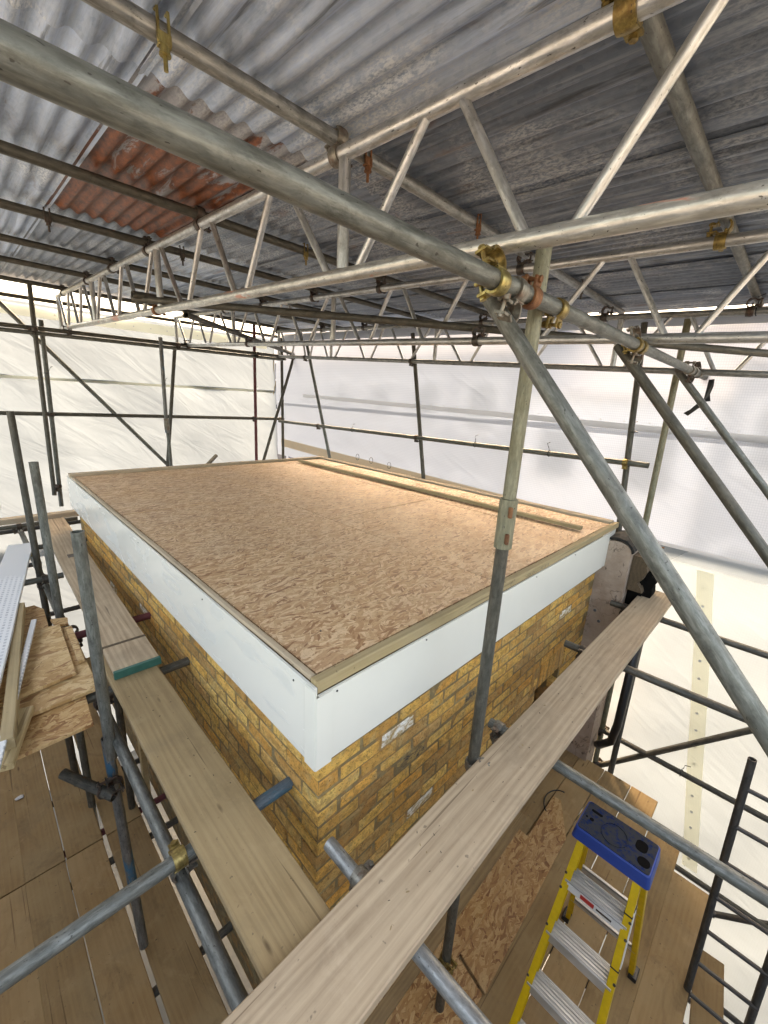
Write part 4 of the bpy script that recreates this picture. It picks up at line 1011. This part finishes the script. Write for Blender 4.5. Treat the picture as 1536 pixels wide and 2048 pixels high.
board('scaffold_board', (-1.2, 4.78, -.50), (.14, 4.84, -.52), .10, .06, 'timber_pale', 'pale timber batten lying across behind the far end of the walkway', 'batten')
board('scaffold_board', (-.55, 1.68, -.66), (-.28, 1.66, -.66), .2, .036, 'timber_new', 'pale board end under the walkway behind the thick left standard', 'scaffold board')
# standards and ledger on the left
for nm, a, b, mt, lb in [
    ('scaffold_standard', (-.43, 1.07, .325), (-.425, 1.06, -.82), 'galvanised', 'thick open-topped left standard nearest the camera'),
    ('scaffold_standard', (-.42, 1.19, -.80), (-.40, 1.10, -2.22), 'galvanised_blue', 'blue-patched lower standard standing on the left platform'),
    ('scaffold_standard', (-.42, 2.36, .43), (-.42, 2.30, -3.5), 'galvanised', 'open-topped left standard beside the walkway middle'),
    ('scaffold_standard', (-.42, 3.36, .68), (-.42, 3.22, -3.5), 'galvanised_dark', 'tall dark left standard at the far end of the walkway'),
    ('scaffold_standard', (-.47, 2.62, -.72), (-.46, 2.60, -3.6), 'galvanised_dark', 'dark standard below the left ledger behind the white panel'),
    ('scaffold_standard', (-.2, 2.1, -.66), (-.2, 2.1, -3.5), 'galvanised_dark', 'thin dark standard showing under the walkway edge'),
    ('ledger_tube', (-.392, -.8, -.735), (-.40, 5.3, -.735), 'galvanised', 'left ledger tube running under the transoms beside the walkway'),
    ('transom_tube', (-2.4, .248, -.646), (.045, .24, -.646), 'galvanised', 'near transom with worn blue end under the near walkway board'),
    ('transom_tube', (-1.4, 1.345, -.646), (.06, 1.335, -.646), 'galvanised_dark', 'dark transom at the board lap'),
    ('transom_tube', (-.505, 2.05, -.646), (.095, 2.03, -.646), 'galvanised_red', 'transom with maroon painted end under the far walkway board'),
    ('transom_tube', (-1.6, 3.16, -.646), (-.28, 3.17, -.646), 'galvanised', 'grey transom with open end left of the walkway'),
    ('transom_tube', (-.5, 4.05, -.646), (.1, 4.06, -.646), 'galvanised_dark', 'far dark transom under the walkway'),
    ('transom_tube', (-1.6, 4.92, -.646), (.12, 4.95, -.646), 'galvanised', 'last transom at the far end of the walkway'),
    ('transom_tube', (-2.2, 3.9, -1.3), (.02, 3.9, -1.3), 'dark_steel', 'upper black tube low behind the walkway'),
    ('transom_tube', (-2.2, 3.5, -1.75), (.02, 3.5, -1.75), 'dark_steel', 'lower black tube low behind the walkway'),
    ('transom_tube', (-2.2, 4.6, -1.0), (-.3, 4.6, -1.0), 'dark_steel', 'black tube seen between the white panel and the far standard'),
    ('transom_tube', (-1.9, 2.09, -2.315), (.03, 2.09, -2.315), 'galvanised_red', 'dark red transom end against the brick under the left board'),
    ('transom_tube', (-1.9, 1.82, -2.315), (.03, 1.82, -2.315), 'galvanised_dark', 'grey transom end against the brick under the left board'),
    ('transom_tube', (-1.9, .90, -2.315), (.03, .90, -2.315), 'galvanised_dark', 'lowest transom end against the brick near the front'),
]: tube(nm, a, b, mt, lb, 'scaffold tube', 'tubes of the left scaffold')
tube('painted_end', (-.115, .2405, -.646), (.0465, .2398, -.646), 'blue_paint', parent=next(o for o in sc.objects if o.get('label') == 'near transom with worn blue end under the near walkway board'), r=.0247)
coupler((-.395, .246, -.646), X_, Y_, (0, 0, -1), 'brass-lipped coupler on the near transom over the left ledger', 'brass_zinc', 'coupler_steel')
for p, a, b, t, lb in [((-.40, 1.34, -.646), X_, Y_, (0, 0, -1), 'black coupler at the foot of the thick left standard'), ((-.41, 2.04, -.646), X_, Y_, (0, 0, -1), 'dark coupler on the maroon transom over the left ledger'),
                       ((-.40, 3.165, -.646), X_, Y_, (0, 0, -1), 'steel coupler on the open-ended grey transom'), ((-.41, 4.93, -.646), X_, Y_, (0, 0, -1), 'dark coupler on the last transom over the ledger'),
                       ((-.40, 4.06, -.735), Y_, X_, (0, 0, 1), 'brass-topped coupler on the left ledger at the far transom'), ((-.42, 2.31, -.735), Z_, Y_, (1, 0, 0), 'dark coupler on the open-topped left standard'),
                       ((-.42, 3.28, -.735), Z_, Y_, (1, 0, 0), 'dark coupler on the tall dark left standard'), ((-.2, 2.1, -.85), Z_, X_, (0, 1, 0), 'dark coupler on the thin standard under the walkway')]:
    coupler(p, a, b, t, lb, 'brass_zinc' if 'brass' in lb else 'coupler_dark', detail=(p[1] < 2.1))
tube('stub_tube', (-.60, 1.32, -1.0), (-.44, 1.06, -1.05), 'galvanised_dark', 'short tube end under the scrap OSB stack above the platform', 'scaffold tube')
coupler((-.47, 1.12, -1.04), V(.5, -.8, 0), Z_, (1, 0, 0), 'dark swivel coupler under the scrap OSB stack', 'coupler_dark')

# scrap stack at left: OSB offcuts, battens, printed white panel and strip
def osb_sheet(name, pts, z0, T, mat, label, group=None, rot=0):
    bm = bmesh.new(); c = sum((Vector((x, y, 0)) for x, y in pts), Vector()) / len(pts)
    lo = [bm.verts.new((x - c.x, y - c.y, -T)) for x, y in pts]; hi = [bm.verts.new((x - c.x, y - c.y, 0)) for x, y in pts]
    bm.faces.new(hi); bm.faces.new(lo[::-1]); n = len(pts)
    for i in range(n): bm.faces.new([lo[i], lo[(i + 1) % n], hi[(i + 1) % n], hi[i]])
    bmesh.ops.recalc_face_normals(bm, faces=bm.faces)
    bmesh.ops.bevel(bm, geom=[e for e in bm.edges if abs(e.verts[0].co.z - e.verts[1].co.z) < 1e-6], offset=.0015, segments=1, affect='EDGES')
    o = link(name, bm_mesh(bm, name), mat, None, Matrix.Translation((c.x, c.y, z0))); tag(o, label, 'OSB offcut', group); return o
SG = 'OSB offcuts stacked at the left'
osb_sheet('osb_offcut', [(-1.5, 1.03), (-.474, 1.075), (-.44, 1.75), (-1.5, 1.75)], -.600, .018, 'osb_floor', 'lowest dark OSB offcut of the left stack', SG)
osb_sheet('osb_offcut', [(-1.5, 1.25), (-.405, 1.305), (-.395, 2.05), (-.46, 2.10), (-1.5, 2.12)], -.578, .018, 'osb_scrap', 'large pale OSB offcut in the middle of the left stack', SG)
osb_sheet('osb_offcut', [(-.80, 1.42), (-.468, 1.475), (-.448, 2.09), (-.80, 2.12)], -.555, .018, 'osb_scrap', 'topmost square OSB offcut of the left stack', SG)
osb_sheet('osb_offcut', [(-.440, 1.58), (-.412, 1.585), (-.398, 2.02), (-.43, 2.03)], -.556, .02, 'osb_scrap', 'narrow OSB strip beside the topmost offcut at left', SG)
osb_sheet('osb_offcut', [(-.85, 2.0), (-.50, 2.14), (-.49, 2.42), (-.53, 2.52), (-.9, 2.52)], -.574, .018, 'osb_floor', 'brown OSB offcut poking out behind the left stack', SG)
osb_sheet('osb_offcut', [(-.47, 2.13), (-.405, 2.11), (-.395, 2.2), (-.48, 2.24)], -.575, .018, 'osb_floor', 'small dark OSB scrap behind the topmost offcut', SG)
board('batten', (-.605, 2.37, -.472), (-.763, 1.05, -.490), .046, .062, 'timber_treated', 'thick new timber batten lying on the left stack by the white panel', 'batten')
board('batten', (-.70, 1.30, -.535), (-.80, .98, -.545), .09, .03, 'timber_new', 'short timber offcut below the thick batten at left', 'batten')
def printed(name, p1, p2, W, T, label, cat):
    o = board(name, p1, p2, W, T, 'printed_white', label, cat); return o
printed('printed_board', (-.88, 1.2, -.462), (-.487, 3.62, -.455), .17, .02, 'wide white board with printed grey pattern at the left edge', 'panel')
printed('white_strip', (-.842, .70, -.485), (-.563, 2.15, -.508), .028, .012, 'narrow white perforated strip lying beside the thick batten', 'strip')

# ------------------------------------------------------------------ right board and its transoms
rbd = board('scaffold_board', (-1.4, -.392, -.545), (3.33, -.386, -.548), .228, .038, 'board_grey', 'long grey scaffold board in front of the building, running to the right', 'scaffold board')
for nm, a, b, mt, lb in [
    ('transom_tube', (-.002, -.085, -.612), (.012, -1.9, -.612), 'galvanised_bright', 'bright transom under the right board near the building corner'),
    ('transom_tube', (.945, -.165, -.612), (.955, -2.6, -.612), 'galvanised', 'thick transom passing above the ladder top'),
    ('transom_tube', (1.975, -.125, -.612), (2.06, -2.6, -.612), 'galvanised_dark', 'third transom under the right board'),
    ('transom_tube', (2.90, -.132, -.612), (2.94, -2.6, -.612), 'galvanised_dark', 'last transom near the far end of the right board'),
    ('ledger_tube', (-.6, -.33, -.662), (3.3, -.33, -.662), 'galvanised_dark', 'ledger tube hidden under the right board'),
]: tube(nm, a, b, mt, lb, 'scaffold tube', 'tubes under the right board')
coupler((.004, -.245, -.612), Y_, X_, (0, 0, -1), 'steel coupler on the bright transom at the edge of the right board', 'coupler_steel', flip=True)
coupler((.945, -.215, -.612), Y_, X_, (0, 0, -1), 'rough steel coupler on the thick transom beside the near standard', 'coupler_steel')
coupler((SX, SY, -.60), Z_, X_, (0, -1, 0), 'muddy coupler round the foot of the near standard at the board edge', 'coupler_steel')
coupler((1.98, -.24, -.612), Y_, X_, (0, 0, -1), 'dark coupler on the third transom at the board edge', 'coupler_dark', detail=False)
coupler((2.90, -.24, -.612), Y_, X_, (0, 0, -1), 'dark coupler on the last transom at the board edge', 'coupler_dark', detail=False)
coupler((SX + .0, SY, -1.85), Z_, Y_, (-1, 0, 0), 'brass coupler low on the near standard below the right board', 'brass_zinc')

# ------------------------------------------------------------------ lower platform boards (z = -2.25)
ZF = -2.25
lx = [-1.65, -1.435, -1.215, -1.0, -.748, -.530, -.27]
for i, xc in enumerate(lx):
    wb = .2125 if i < 6 else .20
    jit = random.uniform(-.004, .004)
    n_ = ['first', 'second', 'third', 'fourth', 'fifth', 'sixth', 'inner'][i]
    if i == 3: xc = -.957
    if i == 6: xc, wb = -.283, .228
    board('scaffold_board', (xc + .004, -1.55, ZF + jit), (xc, 1.975, ZF + jit), wb, .036, 'board_floor_warm' if i % 2 else 'board_floor', f'{n_} brown platform board from the left, near length, below the left walkway', 'scaffold board', 'boards of the lower platform')
    board('scaffold_board', (xc + .004, 1.985, ZF + jit * .5), (xc + .012, 5.0, ZF), wb, .036, 'board_floor', f'{n_} brown platform board from the left, far length behind the joint', 'scaffold board', 'boards of the lower platform')
ry = [-.02, -.235, -.452, -.668, -.880, -1.088]
for i, yc in enumerate(ry):
    n_ = ['innermost', 'first', 'second', 'third', 'fourth', 'outermost'][i]; jit = random.uniform(-.003, .003)
    board('scaffold_board', (-.12, yc, ZF + .002 + jit), (3.0 if i < 4 else (2.75 if i == 4 else 2.45), yc - .004, ZF + .002), .2115 if i != 3 else .203, .036, ['board_floor', 'board_floor_warm'][i % 2], f'{n_} brown platform board from the brick wall on the right part of the lower platform', 'scaffold board', 'boards of the lower platform')
# bearers under the platform
for yy in (-1.0, .35, 1.5, 2.6, 3.8): tube('bearer_tube', (-2.2, yy, ZF - .065), (0.0, yy, ZF - .065), 'dark_steel', f'dark bearer tube under the left platform boards, {["nearest","second","third","fourth","farthest"][[-1.0,.35,1.5,2.6,3.8].index(yy)]} from the front', 'scaffold tube', 'bearers under the platform')
for xx in (.3, 1.4, 2.4): tube('bearer_tube', (xx, -1.25, ZF - .065), (xx, .04, ZF - .065), 'dark_steel', f'dark bearer tube under the right platform boards, {["left","middle","right"][[.3,1.4,2.4].index(xx)]} one', 'scaffold tube', 'bearers under the platform')
# white sheet spread below the platform, bright between the boards
sheet('sheeting', (-4.2, -3.6, -5.0), (7.6, 0, 0), (0, 9.5, 0), 30, 30, 'sheet_cream', 'white sheeting spread flat far below the platform boards', .05, 9)
OG = 'OSB strips on the lower platform'
osb_sheet('osb_offcut', [(.88, -.395), (2.08, -.36), (2.37, -.20), (2.36, -.14), (.93, -.17)], ZF + .026, .018, 'osb_floor', 'large OSB piece with an angled end, left of the yellow ladder', OG)
osb_sheet('osb_offcut', [(-.05, -.405), (.865, -.385), (.915, -.15), (-.05, -.165)], ZF + .024, .018, 'osb_floor', 'OSB piece on the platform below the bright transom', OG)
osb_sheet('osb_offcut', [(.05, -.215), (1.86, -.185), (1.87, -.05), (.05, -.075)], ZF + .045, .018, 'osb_floor', 'long OSB strip lapped over the large angled piece', OG)
osb_sheet('osb_offcut', [(-.02, -.098), (1.98, -.085), (1.99, -.004), (-.02, -.012)], ZF + .064, .018, 'board_tan', 'brown board strip lying second from the brick wall', OG)
osb_sheet('osb_offcut', [(.1, -.03), (2.2, -.022), (2.2, .034), (.1, .034)], ZF + .083, .018, 'osb_floor', 'narrow OSB strip tight against the brick wall', OG)
bm = bmesh.new(); bmesh.ops.create_icosphere(bm, subdivisions=2, radius=.022)
for vv in bm.verts: vv.co = Vector((vv.co.x * 1.3, vv.co.y * .8, vv.co.z * .4)) * (1 + .5 * noise.noise(vv.co * 90)); 
for vv in bm.verts: vv.co.z += .01
tag(link('crumpled_film', bm_mesh(bm, 'film'), 'scrap_film', None, Matrix.Translation((-.81, 2.75, ZF + .002))), 'scrap of crumpled clear film on the left platform', 'litter')
box('timber_post', (-.05, 2.35, -2.6), (-.01, 2.42, -.72), 'timber_new', label='pale upright timber beside the brick below the walkway', cat='post')

# black downpipe under the far end of the right board
path_tube('downpipe', [(3.02, -.36, -.8), (3.02, -.36, -1.75), (3.02, -.34, -1.95), (3.08, -.26, -2.08), (3.14, -.22, -2.15)], .034, 'plastic_black', None, 'black plastic downpipe with elbow below the end of the right board', 'downpipe', None, 14)
tube('scaffold_standard', (3.12, -.36, -.62), (3.10, -.40, -4.2), 'galvanised_dark', 'dark standard beside the black downpipe under the right board', 'scaffold tube')
path_tube('cable', [(2.30 + .13 * math.cos(a_ * .16) , -.20 + .10 * math.sin(a_ * .16), ZF + .058 - .002 * a_) for a_ in range(18)], .005, 'plastic_black', None, 'thin dark cable lying at the end of the OSB sheet', 'cable')

# ------------------------------------------------------------------ yellow stepladder
lad = empty('stepladder', (1.0, -.77, ZF), 'yellow fibreglass stepladder with blue top cap on the lower platform', 'stepladder')
zt = -1.035
def fr(z, side):      # front stile centre; side 0 left (towards wall), 1 right
    t = (zt - z)
    return V(1.135 - .385 * t, (-.622 + .045 * t) if side == 0 else (-.882 - .045 * t), z)
def rr_(z, side):
    t = (zt - z)
    return V(1.25 + .29 * t, (-.615 + .045 * t) if side == 0 else (-.889 - .05 * t), z)
def channel(name, a, b, mat, wd, dp, par, side):
    """C-channel rail from a to b: web faces outwards along Y."""
    z = (b - a).normalized(); y = V(0, 1 if side == 0 else -1, 0); y = (y - z * y.dot(z)).normalized(); x = y.cross(z); L = (b - a).length
    mw = Matrix(((x.x, y.x, z.x, a.x), (x.y, y.y, z.y, a.y), (x.z, y.z, z.z, a.z), (0, 0, 0, 1)))
    bm = bmesh.new(); t = .005
    bm_box(bm, (0, 0, L / 2), (wd, t, L)); 
    for sx in (-1, 1): bm_box(bm, (sx * (wd / 2 - t / 2 + .0003), -dp / 2, L / 2), (t, dp, L + .0006))
    bmesh.ops.bevel(bm, geom=[e for e in bm.edges if e.calc_length() > .2], offset=.0015, segments=1, affect='EDGES')
    return link(name, bm_mesh(bm, name), mat, par, mw)
for sd_ in (0, 1):
    q = channel('front_rail', fr(ZF + .02, sd_), fr(zt + .015, sd_), 'ladder_yellow', .066, .028, lad, sd_)
    channel('rear_rail', rr_(ZF + .02, sd_), rr_(zt + .015, sd_), 'ladder_yellow', .048, .024, lad, sd_)
    for fn, nm in ((fr, 'foot'), (rr_, 'foot')):
        p = fn(ZF + .02, sd_); box('foot', p - V(.04, .022, .018), p + V(.04, .022, .012), 'plastic_black', lad, bev=.004)
# blue top cap: slab with recess, tool slots and a skirt
cap = empty('top_cap', (1.19, -.752, zt), None, None); cap.parent = lad; cap.matrix_basis = lad.matrix_world.inverted() @ Matrix.Translation((1.19, -.752, zt))
bpy.data.objects.remove(cap)
cx, cy, sxx, syy = 1.192, -.752, .198, .318
def rrect(bm, cx, cy, sx, sy, z, r=.018, seg=4):
    vs = []
    for qx, qy, a0 in ((1, 1, 0), (-1, 1, PI / 2), (-1, -1, PI), (1, -1, 3 * PI / 2)):
        for i in range(seg + 1):
            a = a0 + PI / 2 * i / seg; vs.append(bm.verts.new((cx + qx * (sx / 2 - r) + r * math.cos(a), cy + qy * (sy / 2 - r) + r * math.sin(a), z)))
    return vs
bm = bmesh.new(); rings = [rrect(bm, 0, 0, sxx + .012, syy + .016, -.062), rrect(bm, 0, 0, sxx, syy, -.004), rrect(bm, 0, 0, sxx - .008, syy - .008, 0)]
for a, b in zip(rings[:-1], rings[1:]):
    for j in range(len(a)): bm.faces.new([a[j], a[(j + 1) % len(a)], b[(j + 1) % len(a)], b[j]])
bm.faces.new(rings[-1]); bm.faces.new(rings[0][::-1]); bmesh.ops.recalc_face_normals(bm, faces=bm.faces)
capo = link('top_cap', smooth_by_angle(bm_mesh(bm, 'cap'), 35), 'ladder_blue', lad, Matrix.Translation((cx, cy, zt + .03)))
bm = bmesh.new(); r0 = rrect(bm, 0, 0, sxx - .014, syy - .014, 0, .014); 
bm.faces.new(r0); r_ = bmesh.ops.extrude_face_region(bm, geom=bm.faces[:])
for g_ in r_['geom']:
    if isinstance(g_, bmesh.types.BMVert): g_.co.z += .003
bmesh.ops.recalc_face_normals(bm, faces=bm.faces)
link('tray', bm_mesh(bm, 'tray'), 'ladder_cap', capo, Matrix.Translation((cx, cy, zt + .03)))
def ring_obj(name, x, y, rx, ry, mat, th=.004):
    bm = bmesh.new(); seg = 24; a = []
    for i in range(seg):
        t = 2 * PI * i / seg
        a.append([bm.verts.new((k_ * rx * math.cos(t), k_ * ry * math.sin(t), h)) for k_, h in ((1, 0), (1, th), (.9, th), (.9, 0))])
    for i in range(seg):
        for j in range(4): bm.faces.new([a[i][j], a[i][(j + 1) % 4], a[(i + 1) % seg][(j + 1) % 4], a[(i + 1) % seg][j]])
    bmesh.ops.recalc_face_normals(bm, faces=bm.faces)
    return link(name, bm_mesh(bm, name), mat, capo, Matrix.Translation((x, y, zt + .033)))
ring_obj('paint_ring', cx - .008, cy + .01, .062, .058, 'ladder_cap')
def slot(x, y, sx, sy, rot=0):  # raised patch; the dark inside of the slot is painted by its colour
    bm = bmesh.new(); v0 = rrect(bm, 0, 0, sx, sy, 0, min(sx, sy) * .45); bm.faces.new(v0); r_ = bmesh.ops.extrude_face_region(bm, geom=bm.faces[:])
    for g_ in r_['geom']:
        if isinstance(g_, bmesh.types.BMVert): g_.co.z += .0012
    bmesh.ops.recalc_face_normals(bm, faces=bm.faces)
    link('tool_slot', bm_mesh(bm, 'slot'), 'matt_black', capo, Matrix.Translation((x, y, zt + .0332)) @ Matrix.Rotation(rot, 4, 'Z'))
slot(cx + .045, cy + .105, .014, .05); slot(cx - .01, cy + .112, .018, .018); slot(cx - .01, cy + .135, .01, .01)
bm = bmesh.new(); rr0 = rrect(bm, 0, 0, .062, .048, 0, .02); bm.faces.new(rr0); r_ = bmesh.ops.extrude_face_region(bm, geom=bm.faces[:])
for g_ in r_['geom']:
    if isinstance(g_, bmesh.types.BMVert): g_.co.z += .0012
link('tool_slot', bm_mesh(bm, 'slot'), 'matt_black', capo, Matrix.Translation((cx + .028, cy - .095, zt + .0332)))
slot(cx - .045, cy - .12, .05, .05)
# treads
for i, z in enumerate((-1.245, -1.495, -1.745, -1.995)):
    a, b = fr(z, 0), fr(z, 1); yl, yr = a.y - .006, b.y + .006; x0 = a.x - .040; dp = .092
    te = None
    bm = bmesh.new(); bm_box(bm, (dp / 2, 0, -.002), (dp, yl - yr, .004)); bm_box(bm, (.0015, 0, -.026), (.003, yl - yr, .046)); bm_box(bm, (dp - .0015, 0, -.014), (.003, yl - yr, .022))
    for kx in range(6): bm_box(bm, (.012 + kx * .0145, 0, .001), (.004, yl - yr, .0026))
    t_ = link('tread', bm_mesh(bm, 'tread'), 'tread_alu', lad, Matrix.Translation((x0, (yl + yr) / 2, z)))
    if i == 0:
        w1 = box('warning_label', (x0 - .0025, yr + .012, z - .045), (x0 - .0005, yl - .012, z - .008), 'white_label'); w1.parent = t_; w1.matrix_basis = t_.matrix_world.inverted() @ w1.matrix_world
        w2 = box('brand_patch', (x0 - .004, yl - .135, z - .036), (x0 - .0027, yl - .075, z - .013), 'red_label'); w2.parent = t_; w2.matrix_basis = t_.matrix_world.inverted() @ w2.matrix_world
        w3 = box('print_line', (x0 - .004, yl - .21, z - .030), (x0 - .0027, yl - .145, z - .020), 'coupler_dark'); w3.parent = t_; w3.matrix_basis = t_.matrix_world.inverted() @ w3.matrix_world
    for sd_, yy in ((0, yl), (1, yr)):      # gusset braces
        s = 1 if sd_ == 0 else -1
        tube('gusset', V(x0 + .03, yy - s * .004, z - .075), V(x0 + .03, yy - s * .05, z - .006), 'tread_alu', parent=lad, r=.004)
for i, z in enumerate((-1.16, -1.55, -1.95)):
    a, b = rr_(z, 0), rr_(z, 1); bm = bmesh.new(); bm_box(bm, (0, 0, 0), (.004, a.y - b.y - .01, .028)); bm_box(bm, (.008, 0, .0125), (.02, a.y - b.y - .01, .003))
    link('rear_bar', bm_mesh(bm, 'bar'), 'tread_alu', lad, Matrix.Translation((a.x - .02, (a.y + b.y) / 2, z)))
# rivets, bands and instruction label on the right rail
for z in (-1.22, -1.29, -1.47, -1.72):
    for sd_ in (0, 1):
        p = fr(z, sd_); bm = bmesh.new(); bm_cyl(bm, (0, 0, 0), (-1, 0, .36), .006, .004, 8); link('rivet', bm_mesh(bm, 'rivet'), 'coupler_dark', lad, Matrix.Translation(p + V(-.036, 0, 0)))
for z in (-1.20, -1.42):
    p = fr(z, 1); box('band', p + V(-.037, -.005, -.003), p + V(.036, .03, .003), 'plastic_black', lad)
a, b = fr(-1.42, 1), fr(-1.20, 1)
channel('instruction_label', a + V(0, -.0045, 0), b + V(0, -.0045, 0), 'white_label', .05, .001, lad, 1)

# ------------------------------------------------------------------ steel pole ladder beyond the platform edge
sl2 = empty('steel_ladder', (1.78, -1.3, -3.4), 'dark steel ladder standing beyond the platform edge at lower right', 'ladder')
top, bot = V(1.815, -1.13, -.70), V(1.72, -1.225, -2.75); dd = (top - bot)
for off in (0, -.255): tube('stile', bot + V(.0, off, -.6) if off else bot + V(0, 0, -.6), top + V(.0, off, 0), 'dark_steel', parent=sl2, r=.018)
for i in range(10):
    p = top + (bot - top) * ((.17 + i * .23) / dd.length); tube('rung', p, p + V(0, -.255, 0), 'dark_steel', parent=sl2, r=.0115)
board('toe_board', (2.2, -1.27, -2.42), (1.55, -1.33, -2.42), .15, .03, 'board_floor', 'brown board end just below the platform edge at bottom right', 'scaffold board')

# every part follows its thing: nothing further
for o in sc.objects:
    if o.type == 'MESH' and not o.data.materials: o.data.materials.append(M['galvanised'])

# splinters, saw chips and mortar crumbs lying on boards and deck
def litter(name, areas, n, mat, label, smin, smax, flat=.25):
    rnd = random.Random(len(label)); bm = bmesh.new()
    for i in range(n):
        (x0, y0, x1, y1, z) = rnd.choice(areas); x, y = rnd.uniform(x0, x1), rnd.uniform(y0, y1); a = rnd.uniform(0, PI)
        sx, sy = rnd.uniform(smin, smax), rnd.uniform(smin, smax) * .35
        mt = Matrix.Translation((x, y, z + sy * flat * .6)) @ Matrix.Rotation(a, 4, 'Z') @ Matrix.Rotation(rnd.uniform(-.2, .2), 4, 'Y') @ Matrix.Diagonal((sx, sy, sy * flat, 1))
        bmesh.ops.create_icosphere(bm, subdivisions=1, radius=.5, matrix=mt)
    o = link(name, bm_mesh(bm, name), mat, None, Matrix.Identity(4)); tag(o, label, 'debris', None, 'stuff')
ar = [(-1.1, -.3, -.2, 3.4, ZF + .002), (.2, -1.15, 2.6, -.1, ZF + .006), (-.34, -.2, -.15, 1.5, -.583), (-.1, -.48, 3.0, -.30, -.546)]
litter('saw_chips', ar, 110, 'board_tan', 'pale saw chips and splinters scattered on the boards', .005, .020)
litter('mortar_crumbs', ar + [(.1, .1, 3.0, 4.0, -.001)], 150, 'tar', 'dark crumbs of dirt scattered on boards and roof deck', .003, .012, .6)
